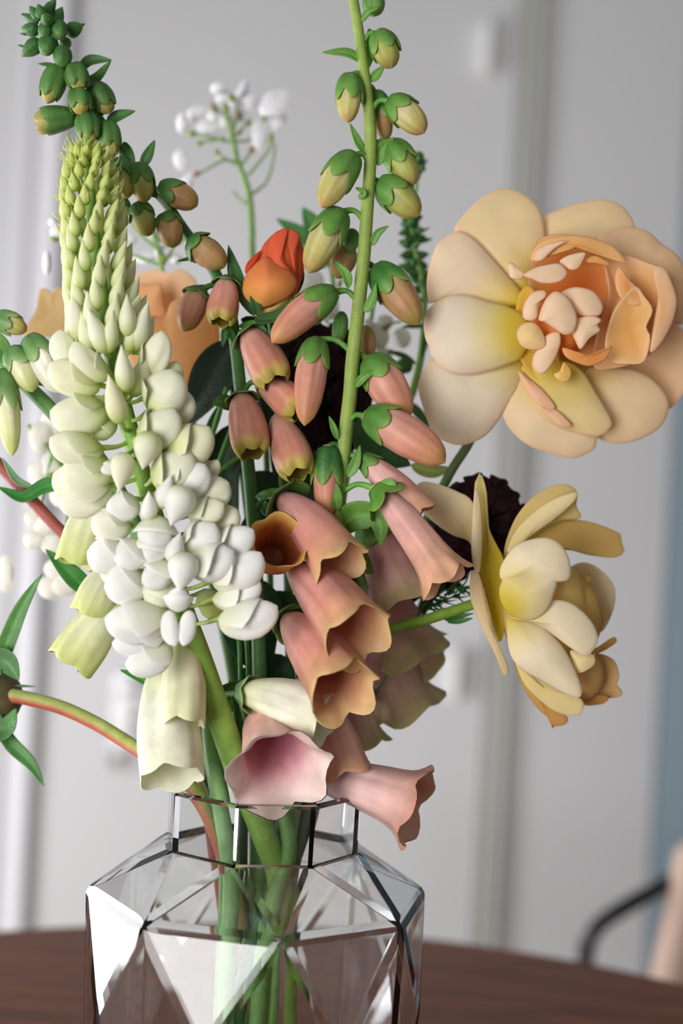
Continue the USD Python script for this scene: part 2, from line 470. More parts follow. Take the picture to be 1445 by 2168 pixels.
def bell(th, a, b, w, kind='bud', outer=None, inner=None, bend=(0, 0, 0), lip=0.10, seed=0, mat='bell', name='bell', parent=None, flat=1.0, ribs=0.02, thick=0.0007, label=None, groove=0.05, vary=0.16):
    """A foxglove flower or bud from its base a to its tip or mouth b; w = full width (m)."""
    n = 26
    p = axis_curve(a, b, bend, n)
    t = np.linspace(0, 1, n) ** 0.9
    t = np.linspace(0, 1, n)
    T, N, B = frames(p)
    r = np.interp(t, *PROF[kind]) * w / 2
    k = np.ones(3) / 3
    r[1:-1] = np.convolve(r, k, 'same')[1:-1]
    ang = np.arange(NT) * 2 * np.pi / NT
    L = np.linalg.norm(b - a)
    closed = kind in ('bud', 'round', 'point')
    rs = RND.random() * 6.28
    R = r[:, None] * (1 + ribs * np.cos(5 * ang + rs)[None] * np.clip(t * 2, 0, 1)[:, None] + 0.015 * np.sin(3 * ang + rs * 2)[None])
    gr = sum(np.exp(-(np.angle(np.exp(1j * (ang - rs - g))) / 0.13) ** 2) for g in (0.0, 1.9, 3.5, 5.0))
    wr = meshkit.noise(np.stack([np.tile(np.cos(ang) * 3.1 + rs * 7, (n, 1)), np.tile(np.sin(ang) * 3.1, (n, 1)), np.tile(t[:, None] * 2.2, (1, NT))], -1), 3) - 0.5
    R = R * (1 - groove * gr[None] * np.sin(np.pi * np.clip(t * 0.9, 0, 1))[:, None] + 0.09 * wr * np.sin(np.pi * np.clip(t * .8 + .05, 0, 1))[:, None])
    streak = meshkit.noise(np.stack([np.tile(np.cos(ang) * 5.5 + rs * 3, (n, 1)), np.tile(np.sin(ang) * 5.5, (n, 1)), np.tile(t[:, None] * 1.6, (1, NT))], -1), 5)
    shadec = (1 + vary * (streak - 0.5)).reshape(-1, 1)
    adv = np.zeros((n, NT))
    if not closed:
        lobe = np.sqrt(np.cos(2.5 * ang + rs) ** 2 + 0.05) / 1.0247
        fade = np.clip((t - 0.75) / 0.25, 0, 1)[:, None] ** 1.5
        low = 0.5 + 0.5 * np.cos(ang - math.atan2(-B[-1][2], -N[-1][2]))       # the lower lip reaches furthest
        adv = fade * L * (lip * (lobe[None] ** 0.7 - 0.5) + lip * 0.35 * low[None])
        R = R * (1 + fade * 0.10 * (lobe[None] - 0.4) + fade * (0.075 if kind == 'flare' else 0.03) * np.sin(7 * ang + rs)[None])
    G = p[:, None] + T[:, None] * adv[..., None] + R[..., None] * (np.cos(ang)[None, :, None] * N[:, None] * flat + np.sin(ang)[None, :, None] * B[:, None])
    V = [G.reshape(-1, 3)]; Fc = [grid_faces(n, NT, True)]
    tint = [np.minimum(mixc(outer, np.repeat(t, NT)) * shadec, 255)]
    if not closed:
        ni = 18
        ti = np.linspace(1, 0.12, ni)
        idx = ti * (n - 1)
        lo = np.clip(np.floor(idx).astype(int), 0, n - 2); fr = (idx - lo)[:, None, None]
        Gi = G[lo] * (1 - fr) + G[lo + 1] * fr
        ctr = np.repeat((p[lo] * (1 - fr[:, 0]) + p[lo + 1] * fr[:, 0])[:, None], NT, 1)
        dirs = ctr - Gi; dl = np.linalg.norm(dirs, axis=2, keepdims=True)
        Gi = Gi + dirs / (dl + 1e-9) * np.minimum(thick, dl * 0.5)
        V.append(Gi.reshape(-1, 3)); Fc.append(grid_faces(ni, NT, True, n * NT))
        o, q = (n - 1) * NT, n * NT
        Fc.append(tri([[o + j, o + (j + 1) % NT, q + (j + 1) % NT, q + j] for j in range(NT)]))
        tint.append(mixc(inner, np.repeat(ti, NT)))
        V.append(ctr[-1, :1]); e = n * NT + (ni - 1) * NT; cidx = n * NT + ni * NT
        Fc.append(np.array([[cidx, e + j, e + (j + 1) % NT] for j in range(NT)]))
        tint.append(tint[-1][-1:])
    path = th.part(name, (np.vstack(V), np.vstack(Fc)), mat, np.vstack(tint), parent=parent, label=label)
    return path, p, T, N, B, r


def calyx(th, parent, ax, reach, color=(98, 148, 66), tip=(120, 160, 70), lift=0.0008, stalk=None, sepals=5, seed=None, flareout=0.0, notch=0.48):
    """Green sepals hugging the flower's base, with its stalk (points) to the stem."""
    path, p, T, N, B, r = ax
    n, m = 12, 40
    rs = RND.random() * 6.28 if seed is None else seed
    ang = np.arange(m) * 2 * np.pi / m
    wave = np.abs(np.sin(sepals / 2 * ang + rs))
    top = reach * (1 - notch + notch * wave ** 0.8)
    flareout = flareout * 0.45
    s = np.linspace(0, 1, n)
    tt = np.outer(s, top)
    L = np.linalg.norm(p[-1] - p[0])
    idx = tt * (len(p) - 1); lo = np.clip(np.floor(idx).astype(int), 0, len(p) - 2); fr = idx - lo
    f3 = fr[..., None]
    ctr = p[lo] * (1 - f3) + p[lo + 1] * f3
    nn = N[lo] * (1 - f3) + N[lo + 1] * f3; bb = B[lo] * (1 - f3) + B[lo + 1] * f3
    rr = r[lo] * (1 - fr) + r[lo + 1] * fr
    rr = rr + lift * (0.6 + 0.8 * wave[None]) + flareout * L * s[:, None] ** 2
    rr[0] *= 0.45
    G = ctr + rr[..., None] * (np.cos(ang)[None, :, None] * nn + np.sin(ang)[None, :, None] * bb)
    V, Fc = sheet(G, 0.0005, True)
    c = mixc([(0, np.array(color) * 0.92), (0.6, color), (1, tip)], np.repeat(s, m))
    c = c * (0.9 + 0.1 * np.tile(wave, n))[:, None]
    c = np.vstack([c, c])
    if stalk is not None:
        sv, sf = tube(stalk, [0.0013, 0.0011, 0.0016], 8)
        Fc = np.vstack([Fc, sf + len(V)]); V = np.vstack([V, sv]); c = np.vstack([c, np.tile(np.array(color) * 1.05, (len(sv), 1))])
    return th.part('calyx', (V, Fc), 'leaf', c, parent=parent)


def leaf(th, pts, w, color=GRN, name='leaf', fold=0.25, normal=(0.1, -1, 0.35), prof=None, tip_color=None, mat='leaf', parent=None, twist=0.0, n=18, wave=0.0, back=None, label=None):
    """A lanceolate leaf along pts (3-D), w wide, its upper face towards normal, folded a little along the midrib."""
    p = spline(pts, n)
    t = np.linspace(0, 1, n)
    T, N, B = frames(p, normal)
    pw = np.interp(t, *prof) if prof else np.sin(np.pi * t ** 0.8) ** 0.8 * (1 - 0.15 * t) + 0.06 * (1 - t)
    v = np.linspace(-1, 1, 9)
    ca, sa = np.cos(twist * t), np.sin(twist * t)
    Bt = B * ca[:, None] + N * sa[:, None]; Nt = N * ca[:, None] - B * sa[:, None]
    half = pw * w / 2
    ph = RND.random() * 6
    lift = fold * (np.abs(v)[None] ** 1.3) * half[:, None] + wave * w * np.sin(9 * t + ph)[:, None] * np.abs(v)[None] * np.sign(v)[None]
    G = p[:, None] + Bt[:, None] * (v[None, :, None] * half[:, None, None]) + Nt[:, None] * lift[..., None]
    V, Fc = sheet(G, 0.00045)
    cc = np.array(color, float)
    tc = np.array(tip_color if tip_color is not None else cc)
    c = (cc[None, None] * (1 - t[:, None, None]) + tc[None, None] * t[:, None, None]) * (1 + 0.18 * np.exp(-(v / 0.16) ** 2))[None, :, None]
    c = np.broadcast_to(c, (n, 9, 3)).reshape(-1, 3)
    cb = c * 1.12 if back is None else np.tile(np.array(back, float), (len(c), 1))
    return th.part(name, (V, Fc), mat, np.vstack([c, cb]), parent=parent, label=label)


def closed_spline(pts, n):
    p = np.asarray(pts, float); k = len(p)
    seg = np.linalg.norm(np.roll(p, -1, 0) - p, axis=1); s = np.r_[0, np.cumsum(seg)]
    out = []
    for u in np.linspace(0, s[-1], n, endpoint=False):
        i = np.searchsorted(s, u, 'right') - 1; t = (u - s[i]) / seg[i]
        a, b, c, d = p[(i - 1) % k], p[i], p[(i + 1) % k], p[(i + 2) % k]
        out.append(0.5 * (2 * b + (c - a) * t + (2 * a - 5 * b + 4 * c - d) * t * t + (3 * b - a - 3 * c + d) * t ** 3))
    return np.array(out)


PB, PE = 0.5, 0.35


def petal(th, out, d, gx=0.0, gy=0.0, bulge=0.4, edge=0.0, tint=(235, 215, 170), center=None, name='petal', mat='rose_petal', thick=0.0007, wob=0.0, nr=12, na=56, pw=2.0, label=None, parent=None, crease=None):
    """A petal with real depth: its outline lies on a dished surface (d and slopes in cm; bulge towards the viewer)."""
    o = closed_spline(out, na)
    c = o.mean(0) if center is None else np.asarray(center, float)
    rr = np.linspace(0.0, 1, nr) ** 0.85
    q = c + rr[:, None, None] * (o - c)[None]
    ph = RND.random() * 6.28
    ang = np.arange(na) * 2 * np.pi / na
    bulge, edge = bulge * PB, edge * PE
    dep = d + gx * (q[..., 0] - c[0]) / 100 + gy * (q[..., 1] - c[1]) / 100 - bulge * (1 - rr[:, None] ** pw) + edge * np.clip(rr[:, None] - 0.55, 0, 1) ** 2 / 0.2
    dep = dep + wob * rr[:, None] ** 2 * (np.sin(3 * ang + ph) + 0.6 * np.sin(5 * ang + 2 * ph))[None]
    if crease is not None:                          # a fold line: ((x0,y0),(x1,y1), depth cm, width px)
        (x0, y0), (x1, y1), cd, cw = crease
        L = math.hypot(x1 - x0, y1 - y0); nx, ny = -(y1 - y0) / L, (x1 - x0) / L
        dist = (q[..., 0] - x0) * nx + (q[..., 1] - y0) * ny
        dep = dep + cd * np.exp(-(dist / cw) ** 2)
    y = FOCUS + dep / 100
    G = CAM + FWD * y[..., None] + RIGHT * ((q[..., 0] - 722.5) * y / F)[..., None] + UP * ((1084 - q[..., 1]) * y / F)[..., None]
    front = G[1:].reshape(-1, 3); apex = G[0, 0]
    V = np.vstack([apex, front]); m = na
    fan = np.array([[0, 1 + j, 1 + (j + 1) % m] for j in range(m)])
    Fa = np.vstack([fan, grid_faces(nr - 1, m, True, 1)[:, ::-1]])
    fn = np.cross(V[Fa[:, 1]] - V[Fa[:, 0]], V[Fa[:, 2]] - V[Fa[:, 0]])
    if fn[:, 1].sum() > 0: Fa = Fa[:, ::-1]; fn = -fn
    nrm = np.zeros_like(V)
    for k in range(3): np.add.at(nrm, Fa[:, k], fn)
    nrm /= np.linalg.norm(nrm, axis=1, keepdims=True) + 1e-15
    Bk = V - nrm * thick
    k = len(V); e = 1 + (nr - 2) * m
    rim = tri([[e + j, e + (j + 1) % m, k + e + (j + 1) % m, k + e + j] for j in range(m)])
    if callable(tint):
        pxs = np.vstack([c[None], q[1:].reshape(-1, 2)]); rv = np.r_[0, np.repeat(rr[1:], m)]
        ct = tint(pxs, rv)
    else:
        ct = np.tile(np.array(tint, float), (k, 1))
    return th.part(name, (np.vstack([V, Bk]), np.vstack([Fa, Fa[:, ::-1] + k, rim])), mat, np.vstack([ct, ct]), parent=parent, label=label)


def floret(th, cx, cy, ang, L, W, d, kind='pea', col=(240, 236, 215), base=(196, 214, 120), tilt=0.0, name='floret', ridge=0.42):
    """A lupin floret: centre pixel, direction of its tip (degrees, 0 = right, 90 = up), length and width in pixels. tilt (cm) brings the tip nearer."""
    a = math.radians(ang); dx, dy = math.cos(a) * L / 2, -math.sin(a) * L / 2
    A, Bp = P(cx - dx, cy - dy, d + tilt / 2 + 0.1), P(cx + dx, cy + dy, d - tilt / 2)
    n, m = (17, 22) if kind == 'pea' else (15, 18)
    w = W * 0.0002
    if kind == 'tear':
        tt = [0, .05, .16, .34, .55, .75, .9, 1.0]; rr = [.06, .50, .86, 1.0, .84, .50, .20, .01]
    else:
        tt = [0, .05, .18, .38, .62, .82, .94, 1.0]; rr = [.08, .46, .78, .98, 1.0, .76, .44, .04]
    t = np.linspace(0, 1, n); t = 0.5 - 0.5 * np.cos(np.pi * t)
    p = A + (Bp - A) * t[:, None]
    e = (Bp - A) / np.linalg.norm(Bp - A)
    up = np.array([0, 0, 1.0]) - e * e[2]
    un = np.linalg.norm(up); up = up / un if un > 0.3 else np.array([0, -1.0, 0])
    if kind == 'pea':                               # a pod-like curve, the tip turned up
        p = p - up[None] * (0.16 * L * 0.0002) * (np.sin(np.pi * t) ** 1.0)[:, None] * RND.uniform(0.5, 1.0)
    T, N, B = frames(p)
    r = np.interp(t, tt, rr) * w / 2
    th_ = np.arange(m) * 2 * np.pi / m
    sh = RND.random() * 9
    if kind == 'tear':
        R = r[:, None] * (0.80 + ridge * np.maximum(0, np.cos(th_))[None] ** 3)
    else:
        lump = meshkit.noise(np.stack([np.tile(np.cos(th_) * 1.3 + sh, (n, 1)), np.tile(np.sin(th_) * 1.3, (n, 1)), np.tile(t[:, None] * 2.5, (1, m))], -1), 2) - 0.5
        fr_ = RND.uniform(-0.9, 0.9)
        dth = np.angle(np.exp(1j * (th_ - fr_)))
        R = r[:, None] * (1.0 - 0.20 * np.exp(-(dth / 0.22) ** 2)[None] * np.sin(np.pi * t)[:, None] + 0.22 * lump)
    G = p[:, None] + R[..., None] * (np.cos(th_)[None, :, None] * N[:, None] * (0.85 if kind == 'tear' else 0.66) + np.sin(th_)[None, :, None] * B[:, None])
    V = G.reshape(-1, 3)
    c = mixc([(0, base), (0.2, np.array(base) * 0.45 + np.array(col) * 0.55), (0.45, col), (1, col)], np.repeat(t, m))
    path = th.part(name, (V, grid_faces(n, m, True)), 'white_petal', c)
    if kind == 'pea' and name == 'floret':
        k, q = 10, 15
        s = np.linspace(0, 1, k); f = np.linspace(-1, 1, q)
        reach = RND.uniform(0.62, 0.95) * (1 - RND.uniform(.35, .6) * np.abs(f) ** RND.uniform(1.6, 3.0)); span = RND.uniform(82, 124)
        tg = np.outer(s, reach) * 0.98 + 0.01
        idx = np.interp(tg, t, np.arange(n)); lo = np.clip(idx.astype(int), 0, n - 2); fr = (idx - lo)[..., None]
        pick = lambda X: X[lo] * (1 - fr) + X[lo + 1] * fr
        c0 = np.arctan2(B @ up, N @ up)
        c0 = np.interp(tg, t, np.unwrap(c0))
        al = c0 + f[None] * math.radians(span)
        rr2 = pick(r[:, None])[..., 0] * (1.10 + 0.16 * np.abs(f)[None] ** 3 * s[:, None] + 0.14 * s[:, None] ** 3)
        Gb = pick(p) + rr2[..., None] * (np.cos(al)[..., None] * pick(N) * 0.84 + np.sin(al)[..., None] * pick(B))
        cb = mixc([(0, base), (0.5, np.array(base) * 0.4 + np.array(col) * 0.6), (1, col)], np.repeat(s, q))
        th.part('banner', sheet(Gb, 0.0004), 'white_petal', np.vstack([cb, cb]), parent=path)
    return path, (A, Bp)

# ------------------------------------------------------------------ the bouquet
def conv(ox, oy, s, pts): return [(ox + x * s, oy + y * s) for x, y in pts]


PAL = {
    'green': ([(0, (84, 130, 62)), (.6, (98, 144, 68)), (1, (116, 156, 78))], None),
    'dark': ([(0, (52, 96, 46)), (.6, (64, 112, 52)), (1, (84, 128, 60))], None),
    'yb': ([(0, (130, 160, 80)), (.5, (172, 182, 100)), (.8, (182, 178, 92)), (1, (176, 156, 90))], None),
    'pale': ([(0, (150, 175, 95)), (.5, (214, 206, 150)), (.8, (204, 192, 112)), (1, (196, 160, 100))], None),
    'pinkbud': ([(0, (150, 160, 84)), (.3, (214, 160, 134)), (.7, (212, 148, 122)), (1, (202, 156, 98))], None),
    'rosybud': ([(0, (180, 150, 110)), (.3, (226, 168, 150)), (.7, (220, 150, 126)), (1, (206, 152, 96))], None),
    'orangebud': ([(0, (140, 156, 80)), (.4, (190, 156, 104)), (.75, (190, 142, 96)), (1, (168, 152, 78))], None),
    'slit': ([(0, (216, 166, 148)), (.5, (214, 148, 130)), (.82, (212, 140, 114)), (.92, (204, 172, 92)), (1, (196, 186, 88))], [(0, (120, 90, 40)), (.7, (150, 130, 60)), (1, (190, 180, 84))]),
    'peach': ([(0, (238, 186, 180)), (.35, (232, 168, 160)), (.75, (224, 154, 136)), (.93, (226, 170, 130)), (1, (226, 190, 132))], [(0, (176, 96, 74)), (.45, (212, 128, 102)), (.8, (226, 158, 126)), (1, (230, 194, 136))]),
    'orange': ([(0, (224, 130, 92)), (.6, (228, 134, 88)), (1, (226, 178, 104))], [(0, (130, 76, 40)), (.5, (196, 110, 66)), (.85, (214, 140, 66)), (1, (226, 186, 104))]),
    'dusk': ([(0, (232, 170, 172)), (.55, (226, 168, 164)), (.8, (218, 178, 158)), (1, (196, 182, 126))], [(0, (150, 80, 70)), (.7, (190, 140, 110)), (1, (186, 172, 116))]),
    'blush': ([(0, (230, 176, 160)), (.6, (238, 190, 176)), (1, (248, 220, 208))], [(0, (214, 140, 154)), (.45, (226, 154, 166)), (.72, (230, 174, 180)), (.85, (244, 208, 206)), (1, (250, 228, 218))]),
    'peachpink': ([(0, (236, 190, 184)), (.6, (238, 180, 168)), (1, (230, 178, 140))], [(0, (190, 110, 90)), (.7, (222, 160, 130)), (1, (234, 186, 150))]),
    'creamyellow': ([(0, (214, 220, 140)), (.15, (232, 230, 170)), (.5, (240, 238, 204)), (1, (238, 236, 190))], [(0, (200, 206, 110)), (.7, (222, 224, 140)), (1, (236, 234, 180))]),
    'palepink': ([(0, (240, 204, 202)), (.6, (238, 196, 192)), (.9, (232, 184, 172)), (1, (226, 170, 146))], [(0, (210, 140, 130)), (.7, (224, 164, 142)), (1, (228, 176, 150))]),
    'cream': ([(0, (200, 214, 130)), (.18, (234, 236, 196)), (.6, (246, 245, 230)), (1, (246, 244, 216))], [(0, (226, 226, 168)), (.7, (236, 236, 200)), (1, (246, 245, 224))]),
    'lime': ([(0, (232, 234, 200)), (.5, (236, 236, 200)), (.78, (226, 228, 170)), (1, (210, 218, 132))], [(0, (190, 200, 110)), (1, (222, 226, 150))]),
}


def nearest(stem, q):
    k = int(np.argmin(np.linalg.norm(stem - q, axis=1)))
    return stem[k]


def stalk_to(stem, a, inward):
    """From the stem to the flower's base, a little arched."""
    k = int(np.argmin(np.linalg.norm(stem - a, axis=1) + 0.0))
    s = stem[min(k + 2, len(stem) - 1)]
    m = (s + a) / 2 + np.array([0, 0, 0.0025])
    return [s, m, a + inward * 0.001]


def flower(th, stem, row, cal=(98, 150, 66), caltip=(126, 168, 76), bend=None):
    bx, by, bd, tx, ty, td, w, kind, pal, reach = row[:10]
    opt = row[10] if len(row) > 10 else {}
    a, b = P(bx, by, bd), P(tx, ty, td)
    out, inn = PAL[pal]
    width = w * 0.0002 * (1 + (bd + td) / 120)
    nm = 'bud' if kind in ('bud', 'round', 'point') else 'bell'
    L = np.linalg.norm(b - a)
    bd_ = np.array([0, 0, 0.10 * L]) if kind not in ('round', 'point') else (0, 0, 0)
    ax = bell(th, a, b, width, kind, out, inn or out, bend=opt.get('bend', bd_), mat='bell' if pal not in ('green', 'dark') else 'bud', name=nm, lip=opt.get('lip', 0.10), flat=opt.get('flat', 1.0), label=opt.get('label'))
    if reach:
        calyx(th, ax[0], ax, reach * (1.08 if reach > .7 else 1.0), opt.get('cal', cal), opt.get('caltip', caltip), stalk=stalk_to(stem, a, (b - a) / (np.linalg.norm(b - a) + 1e-9)) if opt.get('stalk', 1) else None, flareout=opt.get('fl', 0.0), notch=0.16 if reach > .7 else 0.36)
    return ax


def stem_of(th, pts, rad, color, mat='stem', name='stem', sides=12, n=None, grad=None):
    p = spline([P(*q) for q in pts], n or 8 * len(pts))
    V, Fc = tube(p, rad, sides, len(p))
    if grad is not None:                     # a stem reddened along its lower side
        k = len(p); ang = np.arange(sides) * 2 * np.pi / sides
        T, N, B = frames(p)
        z = (np.cos(ang)[None, :, None] * N[:, None] + np.sin(ang)[None, :, None] * B[:, None])[..., 2].reshape(-1)
        c = mixc([(-0.5, grad), (0.3, color)], z)
        c = np.vstack([c, np.tile(np.array(color, float), (2, 1))])
    else:
        c = color
    th.part(name, (V, Fc), mat, c)
    return p


# ---- 1. salmon foxglove whose dark green bud spike arches to the upper left
A_ = Thing('foxglove', 'salmon foxglove whose dark green bud spike arches up to the left', 'flower', P(540, 1700, 0))
stA = stem_of(A_, [(106, 30, 0), (118, 95, 0), (140, 150, 0.1), (172, 198, 0.2), (210, 250, 0.3), (252, 312, 0.4), (292, 372, 0.5), (345, 422, 0.5), (392, 490, 0.5), (450, 568, 0.5), (484, 650, 0.4),
                   (497, 720, 0.4), (508, 820, 0.4), (520, 940, 0.4), (532, 1060, 0.4), (540, 1180, 0.3), (548, 1400, 0.2), (553, 1700, 0.0), (545, 1950, 0), (520, 2300, 0.5), (505, 2480, 1)],
              [0.0012, 0.0016, 0.0020, 0.0024, 0.0027, 0.0029, 0.0030, 0.0032, 0.0034, 0.0034], (66, 112, 52))
for row in [
    (80, 48, 0, 45, 28, 0.2, 18, 'point', 'dark', 0), (84, 42, -.3, 62, 12, -.2, 22, 'point', 'dark', 0), (92, 40, -.6, 80, 8, -.8, 26, 'point', 'dark', 0), (98, 36, -.2, 104, 2, -.2, 22, 'point', 'dark', 0),
    (100, 34, .3, 118, -8, .3, 20, 'point', 'dark', 0), (104, 50, -.9, 92, 30, -1.6, 28, 'point', 'dark', 0), (112, 58, .3, 132, 14, .2, 30, 'point', 'dark', 0),
    (82, 64, 0.2, 44, 60, .4, 30, 'point', 'dark', 0), (100, 50, -.7, 92, 78, -1.1, 32, 'round', 'dark', 0), (124, 46, -.6, 127, 82, -1.0, 35, 'round', 'dark', 0), (140, 70, 0, 177, 52, 0, 34, 'point', 'dark', 0),
    (86, 86, 0, 46, 120, 0.1, 37, 'point', 'dark', 0), (100, 80, -.7, 98, 115, -1.1, 38, 'round', 'dark', 0), (132, 84, .5, 146, 100, .4, 26, 'round', 'green', 0),
    (133, 100, -.7, 131, 142, -1.0, 41, 'round', 'dark', 0)]:
    flower(A_, stA, row)
for row in [
    (127, 138, -.5, 99, 220, -.6, 46, 'bud', 'yb', .82), (156, 138, -.7, 169, 192, -1.0, 44, 'bud', 'yb', .84), (164, 192, -.7, 172, 242, -1.1, 44, 'bud', 'yb', .80),
    (192, 182, .1, 232, 240, -.1, 50, 'bud', 'yb', .82), (164, 250, -.2, 80, 262, -.3, 52, 'slit', 'yb', .80), (180, 240, -.6, 190, 304, -.9, 44, 'bud', 'yb', .82), (224, 258, 0, 236, 336, -.3, 48, 'bud', 'yb', .74),
    (246, 338, -.4, 270, 420, -.8, 50, 'bud', 'yb', .62), (292, 346, -.4, 306, 430, -.7, 50, 'bud', 'yb', .64), (334, 400, .2, 418, 436, 0, 58, 'bud', 'orangebud', .55),
    (288, 432, -.2, 316, 500, -.4, 52, 'bud', 'yb', .5), (352, 452, -.1, 366, 525, -.4, 56, 'bud', 'orangebud', .45), (258, 420, .8, 262, 470, .7, 26, 'bud', 'pale', .5),
    (398, 512, -.2, 476, 566, -.5, 64, 'bud', 'orangebud', .36, {'fl': .05}), (482, 588, -.4, 468, 680, -1.0, 70, 'slit', 'slit', .22, {'fl': .12}), (426, 610, 0, 388, 702, -.3, 60, 'bud', 'pinkbud', .24, {'fl': .12}),
    (520, 700, -.3, 582, 806, -1.2, 88, 'slit', 'slit', .18, {'fl': .2}), (548, 808, -.1, 632, 868, -1.0, 78, 'slit', 'slit', .14), (508, 832, -.4, 532, 956, -1.4, 84, 'slit', 'slit', .17, {'fl': .15}),
    (584, 884, -.2, 632, 1000, -1.4, 86, 'slit', 'slit', 0), (592, 1052, -.6, 716, 1192, -3.0, 112, 'open', 'peach', .16, {'fl': .25, 'lip': .16}),
    (572, 1182, -.6, 593, 1146, -3.2, 112, 'open', 'orange', 0, {'lip': .10, 'bend': (0, 0, -0.003)}),
    (620, 1206, -.6, 752, 1340, -4.4, 138, 'open', 'peach', 0, {'lip': .16}), (606, 1312, -.6, 722, 1456, -4.8, 134, 'open', 'peach', .12, {'lip': .18, 'fl': .1}),
    (630, 1446, .2, 690, 1500, -.6, 110, 'open', 'peachpink', 0), (668, 1470, .2, 728, 1640, -.8, 112, 'open', 'peachpink', 0),
    (550, 1520, 0, 590, 1630, -3.6, 158, 'flare', 'blush', 0, {'lip': .16}), (668, 1650, -.2, 872, 1706, -1.4, 132, 'flare', 'palepink', 0, {'lip': .15})]:
    flower(A_, stA, row, (84, 132, 62), (110, 146, 70))
for q, w in ([(138, 168, .3), (110, 140, .3), (80, 134, .3)], 14), ([(170, 150, .5), (190, 128, .5), (236, 126, .4)], 24), ([(180, 170, .4), (205, 165, .3), (234, 128, .2)], 26), ([(226, 262, .4), (248, 246, .3), (286, 234, .3)], 26), \
        ([(300, 352, .3), (312, 330, .2), (327, 296, .2)], 24), ([(262, 300, .4), (274, 335, .2), (284, 366, .2)], 24), ([(490, 600, .3), (489, 560, .2), (483, 522, 0)], 17), ([(415, 540, .4), (395, 548, .4), (374, 552, .4)], 8), \
        ([(440, 606, .2), (410, 622, -.2), (380, 646, -.3)], 26), ([(497, 862, -.1), (470, 850, -.3), (448, 856, -.2)], 34), ([(505, 690, -.2), (545, 690, -.6), (572, 716, -.6)], 22), ([(540, 1052, -.4), (575, 1042, -.9), (618, 1032, -.8)], 18), \
        ([(555, 1070, -.3), (580, 1082, -.8), (602, 1070, -.8)], 36), ([(497, 720, 0), (480, 700, -.1), (470, 735, 0)], 22):
    leaf(A_, [P(*x) for x in q], w * 0.0002, (72, 122, 54), name='bract')
for x, y in ((44, 30), (42, 70), (180, 50), (37, 95)):
    leaf(A_, [P(x + (14 if x < 100 else -10), y + 3, 0), P(x, y, .1)], 5 * 0.0002, (66, 112, 56), name='bract')

# ---- 2. tall pink foxglove in the middle
B_ = Thing('foxglove', 'tall foxglove with thick straight green stem in the middle, green buds above pink bells', 'flower', P(620, 1700, 0.5))
stB = stem_of(B_, [(728, -250, -.5), (736, -140, -.5), (742, -60, -.5), (748, 0, -.5), (757, 55, -.5), (766, 120, -.5), (775, 190, -.5), (783, 262, -.5), (784, 330, -.5), (779, 410, -.5), (775, 470, -.5), (770, 540, -.5), (762, 620, -.5), (753, 700, -.6),
                   (745, 770, -.6), (741, 830, -.7), (733, 900, -.8), (726, 970, -.8), (719, 1040, -.8), (714, 1120, -.6), (700, 1250, 0.4), (665, 1450, .8), (625, 1690, .6), (600, 1850, .3), (560, 2150, 0), (540, 2480, -.5)],
              [0.0010, 0.0021, 0.0023, 0.0026, 0.0028, 0.0029, 0.0030, 0.0029, 0.0029, 0.0030, 0.0032, 0.0032], (138, 160, 74))
